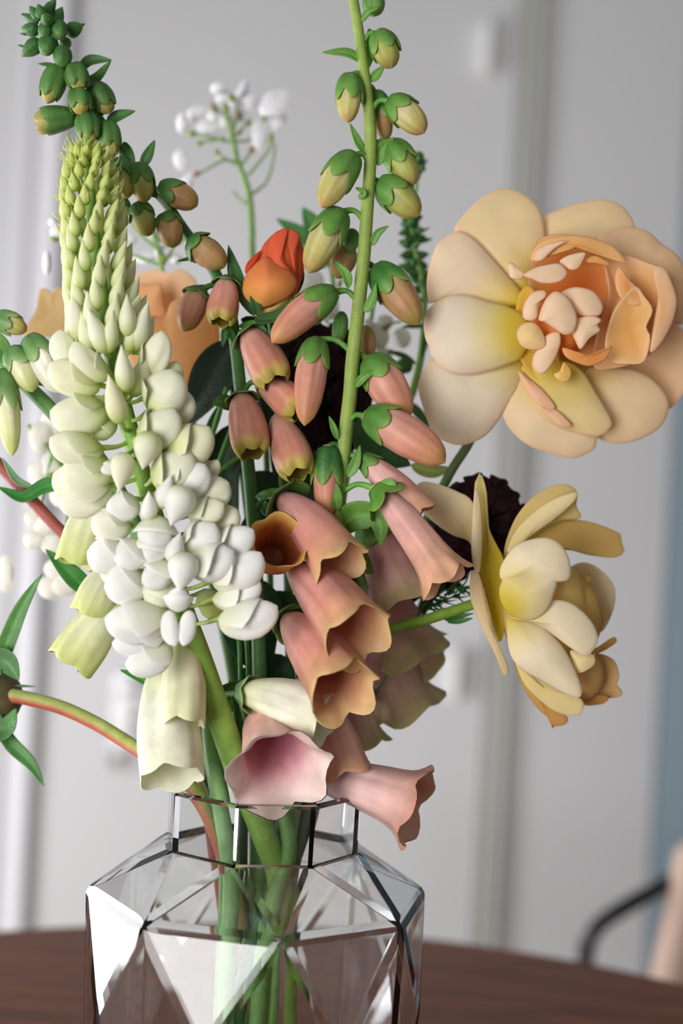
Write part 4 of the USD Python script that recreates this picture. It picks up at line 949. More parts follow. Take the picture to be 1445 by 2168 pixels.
# ---- 6. pale yellow rose in side view
Y_ = Thing('rose', 'pale yellow rose in side view at the lower right on a bright green stem', 'flower', P(1000, 1280, 0.6))
Z2_ = lambda pts: conv(780, 980, 0.41522, pts)
YC = np.array([780 + 680 * .415, 980 + 735 * .415])
yt = rose_tint(22, 112, (226, 204, 70), (250, 238, 208), (250, 236, 210), YC)
yo = rose_tint(60, 230, (214, 186, 70), (234, 206, 140), (232, 196, 126), YC)
stY = stem_of(Y_, [(1030, 1268, .5), (990, 1283, .4), (905, 1311, 0), (798, 1346, -.4), (715, 1420, .8), (650, 1560, 1.0), (612, 1690, .4), (575, 1900, -.2), (560, 2470, -.2)], [0.0023, 0.0023, 0.0024, 0.0024], (136, 176, 66))
yp = [
    ([(1020, 540), (1100, 510), (1185, 550), (1252, 640), (1242, 760), (1180, 865), (1120, 800), (1050, 730), (960, 690), (950, 610)], 2.2, .2, 0, -.6, 0, rose_tint(60, 240, (210, 176, 80), (232, 214, 176), (232, 212, 170), YC)),
    ([(700, 560), (800, 395), (900, 325), (1000, 292), (1130, 300), (1285, 362), (1285, 400), (1305, 445), (1260, 482), (1130, 472), (1000, 445), (900, 500), (800, 600)], 1.6, .5, 0, .3, 0, rose_tint(60, 250, (206, 176, 50), (218, 184, 110), (222, 188, 120), YC)),
    ([(1060, 760), (1120, 700), (1200, 740), (1190, 840), (1150, 880), (1090, 860)], 1.3, 0, 0, .2, 0, (222, 178, 96)), ([(1060, 600), (1085, 570), (1135, 590), (1110, 650), (1085, 720), (1050, 690)], 1.2, 0, 0, .2, 0, (228, 194, 96)),
    ([(1080, 1090), (1120, 1020), (1170, 975), (1252, 1010), (1276, 1090), (1262, 1130), (1290, 1185), (1210, 1200), (1130, 1190)], 1.6, .2, 0, -.3, 0, rose_tint(80, 260, (200, 156, 70), (216, 178, 120), (214, 172, 110), YC)),
    ([(1070, 1190), (1130, 1180), (1220, 1190), (1200, 1225), (1120, 1238), (1080, 1225)], 1.3, 0, 0, .2, 0, (206, 152, 80)), ([(1120, 965), (1180, 930), (1245, 888), (1264, 908), (1230, 940), (1160, 975)], 1.2, .3, 0, .2, 0, (222, 176, 96)),
    ([(735, 1000), (775, 1060), (860, 1190), (960, 1260), (1016, 1300), (1000, 1335), (946, 1345), (938, 1358), (915, 1305), (850, 1240), (780, 1130)], 1.0, .1, .1, .2, 0, rose_tint(60, 280, (206, 170, 60), (222, 172, 100), (214, 160, 90), YC)),
    ([(690, 490), (700, 400), (755, 270), (850, 162), (950, 112), (1015, 110), (1065, 150), (1058, 220), (1082, 280), (960, 305), (810, 400), (730, 470)], 1.2, .25, -.15, .35, 0, rose_tint(50, 230, (210, 186, 60), (226, 202, 130), (230, 204, 150), YC)),
    ([(705, 450), (755, 340), (850, 245), (950, 182), (1060, 150), (1045, 200), (950, 285), (830, 370), (750, 440)], .6, .25, -.15, .3, 0, rose_tint(60, 200, (222, 202, 86), (244, 228, 180), (246, 230, 190), YC)),
    ([(222, 150), (270, 96), (360, 110), (460, 150), (525, 192), (600, 330), (640, 520), (600, 560), (520, 410), (430, 370), (340, 310), (255, 230)], .8, -.4, 0, .3, .2, rose_tint(70, 240, (214, 196, 80), (248, 230, 192), (248, 230, 196), YC)),
    ([(545, 100), (572, 58), (592, 130), (602, 310), (645, 410), (690, 500), (702, 640), (700, 800), (672, 915), (640, 840), (600, 660), (565, 560), (545, 400)], .3, .5, 0, -.4, 0, rose_tint(110, 220, (206, 182, 40), (224, 206, 130), (228, 210, 150), YC)),
    ([(522, 420), (530, 260), (540, 140), (560, 150), (578, 330), (574, 500), (562, 560), (535, 535)], -.4, .3, 0, .2, 0, (234, 216, 176)),
    ([(520, 560), (540, 545), (565, 570), (620, 760), (640, 870), (700, 1010), (712, 1070), (690, 1085), (640, 970), (575, 840), (518, 690)], -.3, .3, 0, .25, 0, (238, 216, 168)),
    ([(705, 800), (760, 790), (870, 820), (985, 930), (1050, 1050), (1085, 1150), (1072, 1196), (990, 1172), (880, 1110), (780, 1050), (720, 970)], -.9, .1, 0, .75, .1, yt),
    ([(740, 1000), (790, 1050), (900, 1110), (1000, 1165), (1080, 1200), (1097, 1250), (1065, 1290), (960, 1272), (860, 1200), (790, 1120)], -.1, .1, .1, .3, 0, rose_tint(60, 230, (220, 200, 90), (242, 224, 166), (244, 226, 170), YC)),
    ([(1030, 955), (1130, 970), (1156, 1000), (1142, 1040), (1070, 1072), (1040, 1020)], -.5, 0, 0, .3, 0, (242, 226, 170)),
    ([(720, 790), (830, 740), (900, 715), (960, 698), (1045, 722), (1130, 800), (1168, 880), (1160, 930), (1110, 985), (1030, 945), (900, 850), (800, 810)], -1.2, .1, 0, .75, .1, yt),
    ([(664, 670), (680, 600), (720, 570), (820, 575), (952, 595), (940, 680), (900, 760), (830, 802), (740, 785), (690, 740)], -1.6, 0, 0, .8, .1, yt),
    ([(676, 520), (740, 430), (825, 390), (920, 384), (990, 430), (1027, 510), (1022, 590), (970, 607), (880, 600), (790, 592), (690, 600), (668, 580)], -1.6, 0, 0, .8, .1, yt)]
for out, d, gx, gy, bu, ed, tc in yp:
    petal(Y_, Z2_(out), d, gx, gy, bu, ed, tc, wob=.02, nr=10, na=48)
heart(Y_, 1150, 1290, .75, 92, 118, 1.35, (232, 200, 120))
heart(Y_, 1195, 1310, 1.1, 78, 96, .9, (226, 186, 104))
heart(Y_, 1222, 1432, 1.3, 56, 60, .8, (220, 176, 110))

# ---- 7. orange rosebud
O_ = Thing('rosebud', 'orange red rosebud with dark green sepals in the middle of the bouquet', 'flower', P(575, 690, 0.4))
Z3 = lambda pts: conv(360, 460, 0.27682, pts)
stem_of(O_, [(572, 660, .5), (582, 760, 1.6), (598, 1000, 2.6), (612, 1300, 2.6), (612, 1690, 1.4), (588, 1950, .6), (550, 2470, -1)], [0.0019, 0.0021, 0.0022], (70, 110, 54))
ob = bell(O_, P(566, 668, .5), P(612, 487, .3), 106 * .0002, 'bud', [(0, (226, 150, 60)), (.4, (232, 120, 56)), (1, (234, 92, 54))], mat='rose_petal', name='petal', groove=0.0, vary=0.08)
oc = lambda a, b: (lambda q, r: mixc([(560, b), (600, a), (700, a)], 560 + np.clip((q[:, 1] - 490) / 1.35, 0, 140)))
fade = lambda top, bot: (lambda q, r: mixc([(500, top), (570, np.array(top) * .5 + np.array(bot) * .5), (640, bot)], q[:, 1]))
petal(O_, Z3([(690, 360), (740, 250), (780, 140), (840, 95), (900, 90), (885, 180), (905, 330), (975, 460), (940, 560), (820, 520), (700, 460)]), -.35, 0, 0, 1.0, 0, fade((238, 104, 70), (238, 120, 64)), wob=.02)
petal(O_, Z3([(850, 120), (900, 86), (950, 100), (990, 130), (992, 190), (986, 320), (984, 420), (968, 520), (925, 430), (895, 330), (865, 220)]), -.2, .3, 0, .6, 0, fade((234, 112, 72), (222, 84, 40)), wob=.02)
petal(O_, Z3([(572, 395), (590, 345), (640, 295), (695, 255), (670, 340), (620, 400), (580, 430)]), -.25, -.3, 0, .3, 0, (216, 74, 36), wob=.01)
petal(O_, Z3([(556, 580), (562, 480), (600, 410), (680, 330), (740, 300), (850, 370), (935, 430), (972, 510), (915, 600), (810, 660), (690, 692), (610, 655)]), -.75, 0, 0, 1.6, 0, fade((238, 110, 76), (244, 184, 96)), wob=.02)
petal(O_, Z3([(640, 720), (690, 700), (800, 668), (915, 600), (880, 670), (800, 730), (700, 765), (650, 750)]), -.4, 0, 0, .5, 0, (214, 190, 110), wob=.01)
calyx(O_, None, ob, .13, (58, 94, 50), (66, 104, 54))
for q, w, nm in (([(538, 668, -.3), (512, 620, -.5), (497, 570, -.3), (483, 518, .1)], 30, 'sepal'), ([(540, 672, -.6), (560, 676, -1.0), (590, 668, -1.0), (622, 628, -.8)], 34, 'sepal'), ([(528, 610, .8), (540, 570, .9), (566, 540, 1.0)], 22, 'sepal'), ([(545, 668, -.8), (540, 640, -1.0), (532, 606, -.9)], 22, 'sepal'), ([(600, 650, 1.0), (632, 600, 1.0), (642, 566, .9)], 20, 'sepal')):
    leaf(O_, [P(*x) for x in q], w * .0002, (60, 98, 52), name=nm)

# ---- 8. apricot rose behind the lupin
A2 = Thing('rose', 'apricot orange cupped rose half hidden behind the lupin', 'flower', P(370, 830, 6))
Z4 = lambda pts: conv(40, 260, 0.27682, pts)
stem_of(A2, [(330, 800, 6), (370, 900, 5.4), (430, 1150, 4.5), (490, 1430, 3.2), (512, 1690, 1.8), (520, 1950, 1), (600, 2470, 1)], [0.0022, 0.0024], (78, 112, 58))
ap = lambda a, b: (lambda q, r: mixc([(570, a), (690, b), (820, b)], q[:, 1]))
for out, d, gx, bu, c in [
    ([(45, 1620), (130, 1430), (160, 1280), (205, 1268), (250, 1300), (305, 1258), (420, 1330), (420, 1560), (200, 1635)], 6.0, .2, -.4, ap((230, 202, 150), (226, 196, 140))), ([(200, 1700), (330, 1610), (420, 1640), (460, 1740), (390, 1840), (280, 1800)], 5.2, .1, .4, ap((246, 206, 184), (244, 206, 180))),
    ([(880, 1200), (960, 1140), (1060, 1115), (1140, 1150), (1230, 1120), (1320, 1170), (1360, 1260), (1300, 1500), (1100, 1560), (920, 1400)], 6.4, 0, -.6, ap((246, 214, 180), (240, 190, 130))),
    ([(880, 1260), (930, 1225), (1000, 1240), (1085, 1230), (1105, 1380), (1130, 1500), (1080, 1700), (900, 1800), (800, 1500)], 5.6, -.1, .6, ap((246, 196, 150), (238, 188, 130))),
    ([(800, 1500), (1000, 1480), (1110, 1490), (1160, 1380), (1250, 1330), (1340, 1350), (1500, 1440), (1530, 1540), (1530, 1700), (1440, 1850), (1330, 2010), (1240, 2070), (1100, 2060), (880, 1900)], 4.9, .25, 1.2, ap((246, 208, 162), (238, 186, 126)))]:
    petal(A2, Z4(out), d, gx, 0, bu, .2, c, wob=.04)

# ---- 9. white rocket flowers: thin branched stems with loose four-petalled blossom


def oval(cx, cy, rx, ry, rot=0.0):
    a = np.linspace(0, 2 * np.pi, 9)[:-1]; c, s = math.cos(math.radians(rot)), math.sin(math.radians(rot))
    return [(cx + rx * math.cos(t) * c - ry * math.sin(t) * s, cy - rx * math.cos(t) * s - ry * math.sin(t) * c) for t in a]


WT = (246, 245, 248)


def rocket(label, stem, d, rad, branches, petals, buds, cat='flower', col=WT, green=(122, 160, 84), grow=1.0):
    th = Thing('dames_rocket', label, cat, P(*stem[-2]))
    st = stem_of(th, stem, rad, green)
    for br in branches:
        th.part('branch', tube([P(x, y, dd) for x, y, dd in br], [0.0008, 0.0005], 7), 'stem', green)
    for cx, cy, rx, ry, rot, dd in petals:
        petal(th, oval(cx, cy, rx * grow, ry * grow, rot), dd, RND.uniform(-.4, .4), RND.uniform(-.4, .4), .35, .2, col, mat='white_petal', thick=.0004, wob=.04, nr=6, na=24)
    for x0, y0, x1, y1, w, dd, c in buds:
        bell(th, P(x0, y0, dd), P(x1, y1, dd - .1), w * .0002 * (1 + dd / 60), 'bud', [(0, c), (1, np.array(c) * 1.1)], mat='bud', name='bud', groove=0)
    return th


z2 = lambda x, y: (340 + x * .24913, 140 + y * .24913)
zb = lambda *pts: [(*z2(x, y), dd) for x, y, dd in pts]
BG, BB = (140, 160, 70), (150, 130, 90)
rocket('white blossom head on a thin green stem at the top, between the two tall foxgloves', [(*z2(596, 520), 13.0), (*z2(630, 700), 13.0), (*z2(655, 820), 13.0), (*z2(705, 940), 13.0), (*z2(752, 1100), 13.0), (*z2(772, 1350), 13.0), (*z2(780, 1600), 12.6), (545, 700, 7), (565, 1000, 5), (575, 1400, 3), (580, 1690, 1.6), (565, 2000, .8), (520, 2470, -1)],
       9, [0.0013, 0.0017, 0.0016, 0.0015, 0.0016, .0017], [
    zb((740, 930, 13.0), (850, 800, 12.8), (930, 690, 12.7), (940, 585, 12.6)), zb((780, 1085, 13.0), (900, 980, 13.2), (955, 800, 13.3), (975, 660, 13.3)), zb((640, 820, 13.0), (540, 800, 12.8), (420, 860, 12.7), (290, 940, 12.6)), zb((625, 660, 13.0), (500, 620, 13.0), (250, 570, 13.0)),
    zb((640, 830, 13.0), (540, 780, 12.7), (470, 720, 12.6)), zb((730, 1170, 13.0), (660, 1120, 13.2), (612, 1060, 13.2)), zb((690, 830, 13.0), (760, 740, 13.2), (800, 690, 13.2)), zb((600, 560, 13.0), (540, 420, 13.0), (440, 330, 13.0)), zb((610, 560, 13.0), (650, 420, 13.2), (640, 290, 13.3)),
    zb((620, 600, 13.0), (700, 520, 13.0), (750, 470, 13.0)), zb((640, 640, 13.0), (760, 620, 13.3), (880, 450, 13.4)), zb((600, 540, 13.0), (570, 400, 12.8), (550, 330, 12.8)), zb((500, 620, 13.0), (380, 640, 13.0), (325, 660, 13.0))],
    [(*z2(185, 485), 11, 20, 0, 12.8), (*z2(215, 1000), 11, 22, -25, 12.5), (*z2(175, 800), 14.0, 20, 14.0, 14.0), (*z2(840, 590), 15, 28, 5, 12.8), (*z2(985, 310), 27, 24, 14.0, 13.2), (*z2(930, 360), 20, 18, 0, 13.6), (*z2(755, 290), 16, 17, 0, 13.8), (*z2(690, 195), 8, 19, -30, 13.4), (*z2(490, 185), 15, 11, 20, 13.4), (*z2(530, 260), 14, 14, 0, 13.8),
     (*z2(300, 400), 20, 13, 25, 13.8), (*z2(620, 300), 20, 15, 0, 13.8), (*z2(400, 520), 24, 14.0, -10, 13.6), (*z2(1000, 460), 14.0, 20, 0, 13.8), (*z2(560, 470), 15, 14, 0, 13.5), (*z2(700, 420), 14, 12, 0, 13.6), (*z2(450, 420), 12, 14, 0, 13.9)],
    [(*z2(940, 660), *z2(938, 560), 11, 12.6, BG), (*z2(300, 580), *z2(228, 566), 14.0, 13.0, BG), (*z2(330, 900), *z2(270, 935), 13.0, 12.6, (170, 140, 100)), (*z2(490, 740), *z2(460, 715), 14.0, 12.6, BG), (*z2(470, 400), *z2(430, 310), 12, 13.0, BB), (*z2(560, 400), *z2(545, 310), 14.0, 12.8, BG), (*z2(650, 460), *z2(660, 370), 14.0, 13.2, BB), (*z2(735, 510), *z2(760, 450), 11, 13.0, (130, 140, 90)),
     (*z2(750, 740), *z2(800, 680), 13, 13.2, BB), (*z2(640, 590), *z2(690, 540), 11, 12.9, BB), (*z2(540, 640), *z2(500, 600), 12, 12.9, BG), (*z2(325, 640), *z2(325, 680), 13.0, 13.0, BG), (*z2(600, 300), *z2(600, 230), 14.0, 13.3, BG), (*z2(862, 450), *z2(900, 430), 11, 13.2, BG)], grow=1.22)
rocket('small white blossoms behind the upper half of the lupin, above the apricot rose', [(315, 470, 8), (335, 530, 8), (352, 620, 7.6), (400, 850, 6.5), (470, 1200, 4.6), (530, 1690, 2.2), (530, 2000, 1.4), (570, 2470, .5)], 8, [.0010, .0013, .0015], [
    [(335, 530, 8), (300, 500, 8), (275, 470, 8)], [(345, 560, 8), (370, 520, 8.2), (392, 500, 8.2)], [(330, 520, 8), (345, 490, 8), (340, 465, 8)], [(335, 560, 8), (220, 520, 8.6), (112, 506, 8.8)]],
    [(300, 472, 20, 18, 0, 8.2), (330, 500, 22, 16, 20, 8.4), (272, 505, 20, 18, 0, 8.3), (345, 535, 20, 16, 0, 8.4), (305, 545, 24, 14, 0, 8.6), (268, 460, 14, 16, 0, 8), (372, 548, 14, 12, 0, 8.4), (122, 490, 16, 18, -30, 8.8), (99, 556, 9, 28, 0, 8.6), (112, 470, 10, 10, 0, 9)],
    [(345, 500, 341, 472, 10, 8, BG), (350, 560, 340, 540, 10, 8, BG), (122, 508, 104, 504, 12, 8.7, (140, 170, 80)), (375, 520, 392, 498, 9, 8.2, BG)])
rocket('small pale blossoms in the gap right of the middle foxglove stem', [(790, 640, 8), (780, 720, 8), (760, 860, 7), (720, 1100, 5), (660, 1450, 3.2), (600, 1690, 2.4), (580, 2000, 1.6), (540, 2470, 1.2)], 8, [.0010, .0013, .0015], [
    [(780, 720, 8), (815, 690, 8), (850, 680, 8.2)], [(775, 740, 8), (700, 690, 8), (660, 640, 8)], [(770, 780, 7.6), (810, 760, 7.8), (830, 740, 7.8)], [(790, 640, 8), (815, 590, 8.2), (840, 570, 8.4)]],
    [(660, 602, 26, 32, -20, 8), (640, 650, 20, 24, 0, 8.2), (695, 655, 22, 24, 10, 8.2), (690, 712, 18, 16, 0, 8), (800, 712, 24, 30, 0, 8), (850, 716, 20, 22, 0, 8.4), (815, 680, 18, 14, 0, 8.4), (780, 690, 12, 16, 0, 7.8), (830, 580, 16, 12, 0, 8.6), (730, 745, 22, 26, 0, 8.6), (812, 750, 20, 14, 0, 8.2)],
    [(810, 700, 830, 684, 11, 8, BB), (705, 640, 716, 620, 12, 8, BB), (820, 600, 838, 575, 14, 8.2, (120, 130, 90)), (716, 610, 722, 590, 10, 8, BG)], col=(232, 232, 226))
rocket('cream white blossoms blurred at the far left behind the lupin', [(60, 900, 6), (110, 960, 6), (190, 1080, 5.4), (290, 1250, 4), (400, 1500, 2), (470, 1690, 1.2), (480, 2000, 1), (480, 2470, 1)], 6, [.0010, .0014, .0016], [
    [(110, 960, 6), (95, 1030, 6.2), (80, 1090, 6.4)], [(150, 1020, 6), (140, 1120, 6.2), (125, 1200, 6.4)], [(110, 960, 6), (90, 930, 6), (75, 920, 6)]],
    [(85, 925, 26, 34, 0, 6), (110, 900, 24, 30, 20, 6.2), (112, 985, 26, 30, 0, 6.2), (80, 1000, 22, 28, 0, 6.4), (130, 940, 24, 26, 0, 6.4), (130, 1045, 26, 30, -20, 6), (70, 1095, 20, 24, 0, 6.4), (96, 1112, 26, 22, 0, 6.2), (72, 1142, 24, 22, 0, 6.4), (110, 1150, 26, 24, 0, 6.4), (122, 1205, 30, 24, 0, 6.4), (140, 1238, 32, 26, 10, 6.2), (108, 1244, 28, 26, 0, 6.6), (150, 1210, 22, 26, 0, 6.6), (12, 1215, 20, 40, 0, 9)],
    [(112, 1030, 106, 1000, 12, 6, BG)], col=(246, 243, 234))

# ---- 10. near-black scabious heads


def dark_flower(label, cx, cy, d, R, stem, n=46, stretch=1.0):
    th = Thing('scabious', label, 'flower', P(cx, cy, d))
    stem_of(th, stem, [0.0016, 0.0018], (60, 84, 46))
    c = P(cx, cy, d); r = R * .0002 * (1 + d / 60)
    core = trimesh.creation.icosphere(3, 1.0)
    cv = core.vertices * np.array([r * .62, r * .45, r * .62 * stretch])
    cv = cv * (1 + 0.25 * (meshkit.noise(core.vertices * 6, 4) - .5))[:, None]
    th.part('centre', (cv + c, core.faces), 'dark_petal', (34, 14, 20))
    for i in range(n):
        ph = i * 2.39996; k = math.sqrt((i + .5) / n)
        u = np.array([math.cos(ph), 0, math.sin(ph) * stretch])
        a = c + u * r * (.15 + .5 * k) + np.array([0, -r * .55 * math.sqrt(max(0, 1 - k * k)) - .001, 0])
        b = c + u * r * (.5 + .52 * k) + np.array([0, -r * (.75 - .75 * k), 0])
        leaf(th, [a, (a + b) / 2 + np.array([0, -r * .08, 0]), b], r * .42, (40, 15, 22), name='petal', mat='dark_petal', wave=.07, fold=.3, prof=([0, .3, .75, .9, 1], [.35, .7, 1, .9, .55]), normal=(u[0] * .6, -1, u[2] * .6), n=10)
    return th


dark_flower('near black ruffled flower head behind the pale yellow rose', 1012, 1108, 3.4, 104, [(1012, 1120, 4), (930, 1240, 4), (830, 1400, 3.6), (700, 1600, 2.6), (630, 1690, 2.2), (560, 1950, 1.8), (500, 2470, 1.4)])
dark_flower('near black flower head deep in the middle behind the salmon bells', 668, 838, 4.6, 126, [(668, 840, 5.2), (660, 1100, 4.6), (630, 1450, 3), (600, 1690, 2.0), (570, 1950, 1.4), (530, 2470, .9)], stretch=1.25)
dark_flower('near black flower head low behind the pale rose, its lower half hidden by pink bells', 925, 1180, 4.8, 78, [(925, 1190, 5.4), (840, 1400, 4.6), (700, 1600, 3.4), (610, 1690, 2.8), (560, 1950, 2.2), (500, 2470, 2.2)], n=34)

# ---- 11. green bud spray behind the big rose
S_ = Thing('bud_spike', 'dark green bud spike out of focus beside the big peach rose', 'flower', P(845, 890, 7))
stS = stem_of(S_, [(886, 330, 8.5), (880, 400, 8.3), (870, 470, 8), (880, 540, 7.8), (896, 610, 7.6), (897, 680, 7.4), (892, 745, 7.2), (876, 820, 7), (850, 885, 6.6), (790, 1080, 5.4), (700, 1400, 3.8), (620, 1690, 2.6), (600, 1950, 2.2), (590, 2470, 2.4)], [0.0008, 0.0014, 0.0020, 0.0024, 0.0026, .0024], (120, 160, 84))
for i in range(46):
    y = 330 + (i / 45.0) ** 0.9 * 290
    if 372 < y < 432: continue
    x = np.interp(y, [330, 400, 470, 540, 610], [886, 880, 868, 874, 892]); ph = i * 2.39996
    w = np.interp(y, [330, 440, 560, 620], [16, 24, 36, 24]); s, c = math.sin(ph), math.cos(ph)
    bell(S_, P(x, y, 8 + c * .2), P(x + s * w, y + RND.uniform(-14, 8), 8 - c * .8), RND.uniform(17, 24) * .00022, 'point' if i % 3 else 'round', PAL['dark'][0], mat='bud', name='bud', groove=0)
    if i % 3 == 0: leaf(S_, [P(x, y, 8), P(x + s * w * .8, y - 4, 8 - c), P(x + s * w * 1.5, y + RND.uniform(-20, 6), 8 - c * 1.2)], 14 * .0002, (58, 112, 52), name='bract')
bell(S_, P(872, 772, 6.6), P(832, 780, 6.4), 34 * .00022, 'round', PAL['dark'][0], mat='bud', name='bud', groove=0)
for q, w in ([(880, 770, 6.8), (850, 752, 6.4), (818, 742, 6.2)], 14), ([(896, 690, 7.2), (872, 690, 7.2), (850, 692, 7.2)], 12), ([(895, 640, 7.4), (870, 622, 7.4), (846, 606, 7.4)], 14), ([(862, 850, 6.6), (890, 880, 6.4), (910, 906, 6.2)], 22), ([(905, 640, 7.4), (920, 625, 7.3), (928, 600, 7.2)], 12), ([(892, 760, 7), (905, 700, 7), (916, 660, 7)], 14):
    leaf(S_, [P(*x) for x in q], w * .00022, (60, 104, 52), name='bract')
G_ = Thing('leaf_sprig', 'blurred green leaf sprig behind the orange rosebud', 'leaves', P(705, 580, 9))
stem_of(G_, [(668, 480, 10), (690, 540, 9.6), (705, 600, 9), (720, 800, 7.6), (690, 1200, 5), (630, 1690, 3.2), (620, 2000, 2.8), (620, 2470, 2.8)], [0.0011, 0.0014], (104, 146, 72))
for q, w in ([(688, 540, 9.6), (640, 500, 9.8), (584, 462, 10)], 44), ([(684, 530, 9.6), (664, 480, 9.9), (640, 438, 10.2)], 50), ([(680, 520, 9.6), (690, 480, 9.9), (688, 440, 10)], 44), ([(694, 560, 9.4), (660, 540, 9), (630, 530, 9)], 50), ([(690, 545, 9.6), (668, 520, 9.4), (650, 480, 9.4)], 60):
    leaf(G_, [P(*x) for x in q], w * .00022, (92, 150, 84), name='leaf')

# ---- 12. peony bud and stems at the left
N_ = Thing('peony', 'peony bud cut by the left edge on a curved green and red stem', 'flower', P(430, 1700, 0))
stem_of(N_, [(-30, 1467, 1.6), (0, 1469, 1.4), (60, 1479, 1.2), (130, 1498, 1.0), (200, 1530, .8), (255, 1563, .4), (292, 1587, 0), (360, 1630, -.6), (425, 1690, -.9), (470, 1790, -.6), (510, 1950, -.2), (590, 2470, 0)], [0.0031, 0.0030, 0.0030, 0.0028, .0028], (168, 178, 98), grad=(196, 96, 74), sides=20, n=70)
bell(N_, P(-60, 1478, 2.2), P(44, 1474, 1.6), 128 * .0002, 'round', [(0, (74, 92, 56)), (.6, (88, 104, 62)), (1, (110, 84, 62))], mat='bud', name='bud', groove=.04)
for q, w, c in (([(-12, 1440, 1.4), (8, 1380, 1.2), (44, 1290, 1.0), (88, 1214, 1.0)], 38, (84, 134, 64)), ([(-4, 1520, 1.4), (20, 1570, 1.2), (66, 1618, 1.0), (94, 1664, 1.0)], 32, (72, 124, 60)), ([(-30, 1420, 1.2), (10, 1400, .8), (40, 1440, .8)], 60, (60, 96, 52)), ([(-30, 1540, 1.2), (14, 1540, .8), (34, 1500, .8)], 60, (60, 96, 52)), ([(30, 1452, 1.4), (50, 1452, 1.3), (74, 1453, 1.3)], 5, (70, 90, 64))):
    leaf(N_, [P(*x) for x in q], w * .0002, c, name='leaf', tip_color=(96, 150, 84))
T_ = Thing('peony', 'reddish brown stem with pointed green leaves behind the lupin at the left edge', 'stem', P(430, 1690, 1))
stem_of(T_, [(-60, 920, 2), (0, 986, 1.8), (50, 1040, 1.6), (110, 1105, 1.4), (190, 1190, 1.2), (290, 1330, 1.2), (380, 1520, 1.2), (440, 1690, .9), (470, 1900, .6), (540, 2470, .2)], [0.0026, 0.0027, 0.0027], (150, 74, 62))
for q, w, c in (([(138, 1028, -.1), (95, 1030, .6), (50, 1052, .8), (-6, 1030, 1)], 40, (60, 124, 54)), ([(70, 1032, 1.2), (34, 1014, 1.1), (4, 968, 1.0)], 16, (120, 156, 120)), ([(196, 1262, -.6), (150, 1215, .4), (96, 1162, .6)], 44, (66, 128, 60)), ([(240, 1290, .6), (200, 1350, .4), (164, 1424, .4)], 26, (70, 120, 80))):
    leaf(T_, [P(*x) for x in q], w * .0002, c, name='leaf')

# ---- 13. feathery sprigs and the dark foliage inside
E_ = Thing('feathery_sprig', 'fine feathery green leaves beside the stem of the pale yellow rose', 'leaves', P(870, 1350, 2.4))
stem_of(E_, [(1006, 1240, 1.6), (950, 1248, 1.8), (900, 1272, 2.2), (850, 1380, 2.6), (720, 1580, 2.2), (640, 1690, 1.6), (600, 1950, .8), (540, 2470, 0.4)], [0.0003, 0.0006, 0.0012], (70, 124, 60))
fv = []
for i in range(46):
    t = RND.random(); x = 900 + 100 * t; y = np.interp(x, [900, 950, 1006], [1272, 1248, 1240]) + RND.uniform(-4, 20) ; a = RND.uniform(-.9, .9)
    L = RND.uniform(16, 44)
    p0 = P(x, y, 1.8); p1 = P(x + L * math.cos(a) * .5, y + L * math.sin(a) * .5 + 2, 1.6 + RND.uniform(-.3, .3)); p2 = P(x + L * math.cos(a * 1.2), y + L * math.sin(a * 1.2), 1.5)
    fv.append(tube([p0, p1, p2], [.0005, .0004, .0001], 5, 7))
E_.part('leaflets', join(*fv), 'leaf', (62, 128, 62), kind='stuff')
for q in ([(940, 1312, .8), (965, 1306, .6), (1002, 1298, .4)], [(946, 1316, .8), (975, 1314, .6), (1000, 1308, .5)]):
    leaf(E_, [P(*x) for x in q], 12 * .0002, (74, 134, 66))
W_ = Thing('leaf_sprig', 'small pointed green leaves left of the hanging cream bells', 'leaves', P(335, 1500, .4))
stem_of(W_, [(316, 1432, .2), (322, 1460, .2), (345, 1520, .3), (400, 1620, .4), (446, 1690, .3), (480, 1900, .4), (520, 2470, .8)], [0.0006, 0.0012], (90, 142, 70))
for q, w in ([(322, 1452, .2), (290, 1432, .1), (254, 1418, 0)], 18), ([(322, 1450, .2), (312, 1432, .1), (292, 1412, 0)], 14), ([(320, 1440, .2), (324, 1424, .1), (318, 1404, 0)], 18), ([(326, 1450, .2), (322, 1475, 0), (308, 1498, 0)], 16), ([(318, 1436, .2), (332, 1420, .1), (330, 1396, 0)], 16):
    leaf(W_, [P(*x) for x in q], w * .0002, (76, 140, 64))
K_ = Thing('leafy_stem', 'dark green broad leaves filling the inside of the bouquet above the vase', 'leaves', P(575, 1690, 1.6))
stem_of(K_, [(480, 700, 3), (500, 900, 3.4), (530, 1150, 3), (560, 1450, 2.4), (576, 1690, 2.0), (590, 1950, 1.6), (640, 2470, 1)], [0.0014, 0.0020], (52, 92, 46))
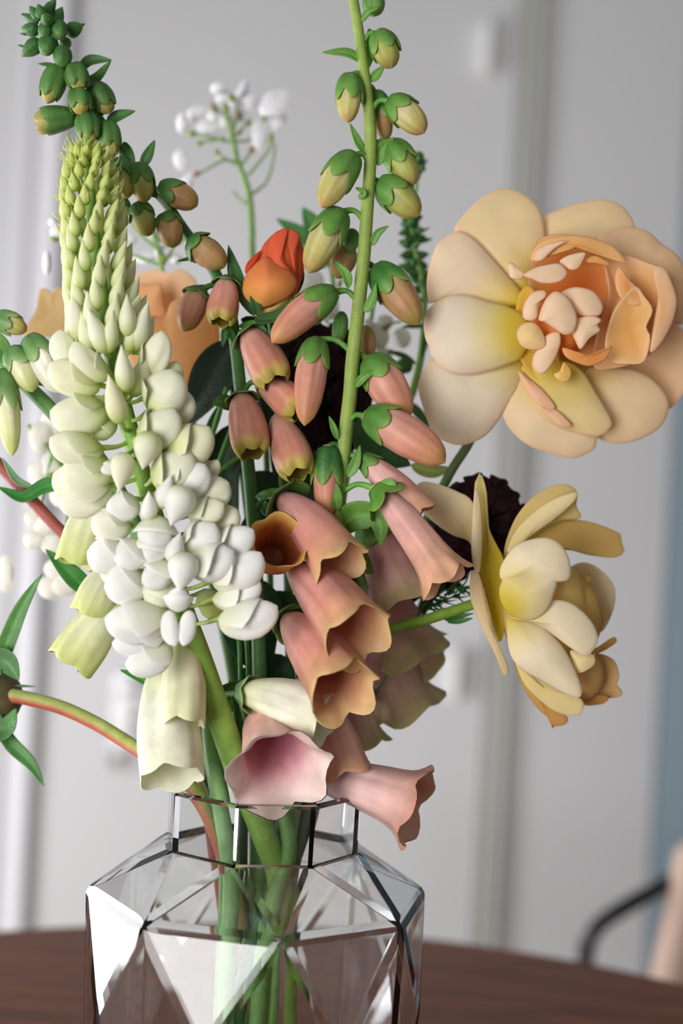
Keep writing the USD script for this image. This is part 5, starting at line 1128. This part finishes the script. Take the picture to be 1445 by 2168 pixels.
for q, w, c in (([(498, 722, 2.4), (450, 800, 2.6), (390, 908, 2.8)], 96, (28, 52, 34)), ([(490, 900, 3), (470, 1000, 3.2), (500, 1110, 3)], 80, (34, 66, 38)), ([(560, 1230, 2), (532, 1330, 1.6), (566, 1440, 1.4)], 130, (30, 66, 36)), ([(650, 1290, 2.4), (580, 1290, 2.2), (505, 1276, 2)], 80, (34, 74, 40)), ([(616, 1400, 2), (560, 1440, 1.8), (505, 1420, 1.6)], 100, (36, 84, 44)),
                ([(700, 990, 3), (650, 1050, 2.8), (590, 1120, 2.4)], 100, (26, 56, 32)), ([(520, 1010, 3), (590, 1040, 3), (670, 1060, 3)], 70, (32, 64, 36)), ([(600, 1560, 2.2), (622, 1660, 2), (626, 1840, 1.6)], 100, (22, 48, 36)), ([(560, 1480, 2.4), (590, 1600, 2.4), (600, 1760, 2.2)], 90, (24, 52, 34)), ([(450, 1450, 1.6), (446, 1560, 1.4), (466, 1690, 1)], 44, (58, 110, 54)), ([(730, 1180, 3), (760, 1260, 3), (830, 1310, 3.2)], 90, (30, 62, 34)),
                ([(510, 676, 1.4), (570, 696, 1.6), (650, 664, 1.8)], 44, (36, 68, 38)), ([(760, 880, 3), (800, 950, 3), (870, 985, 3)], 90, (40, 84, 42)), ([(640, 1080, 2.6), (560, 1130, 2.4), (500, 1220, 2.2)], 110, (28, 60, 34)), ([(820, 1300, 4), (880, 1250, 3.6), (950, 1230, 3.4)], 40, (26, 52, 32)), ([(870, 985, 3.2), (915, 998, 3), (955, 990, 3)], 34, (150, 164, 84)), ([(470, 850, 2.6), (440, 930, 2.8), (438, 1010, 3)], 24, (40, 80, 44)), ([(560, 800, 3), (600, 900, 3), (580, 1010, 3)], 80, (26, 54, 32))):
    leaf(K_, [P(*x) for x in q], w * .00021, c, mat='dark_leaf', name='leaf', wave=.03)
for q in ([(500, 1290, 1), (508, 1380, 1), (510, 1470, 1)], [(516, 1290, .8), (524, 1380, .8), (526, 1470, .9)], [(480, 820, 2), (455, 900, 2.4), (430, 985, 2.6)], [(520, 960, 2), (480, 985, 2.2), (440, 1020, 2.4)], [(500, 880, 2.2), (470, 960, 2.2), (452, 1010, 2.2)]):
    K_.part('stalk', tube([P(*x) for x in q], .0011, 8), 'stem', (84, 140, 62))
# plain cut stems seen through the glass
for n, (q, c, lab) in enumerate((([(520, 1480, .6), (560, 1620, 0), (585, 1690, -.4), (610, 1800, -.6), (560, 2000, -1.2), (520, 2470, -1.6)], (104, 150, 78), 'thick pale green cut stem in the vase neck, right of the lupin stem'), ([(440, 1500, -.2), (450, 1600, -.6), (470, 1700, -1.0), (490, 1850, -1.4), (480, 2100, -1.8), (470, 2470, -2)], (130, 172, 110), 'pale green cut stem at the left side of the vase neck'), ([(600, 1500, 1.4), (606, 1640, 1.0), (596, 1760, .6), (570, 1900, -.2), (500, 2150, -1.2), (470, 2470, -2.4)], (60, 112, 56), 'dark green cut stem slanting left in the vase under the big pink bell'))):
    t_ = Thing('cut_stem', lab, 'stem', P(*q[-1]))
    stem_of(t_, q, [.0034, .0036], c)
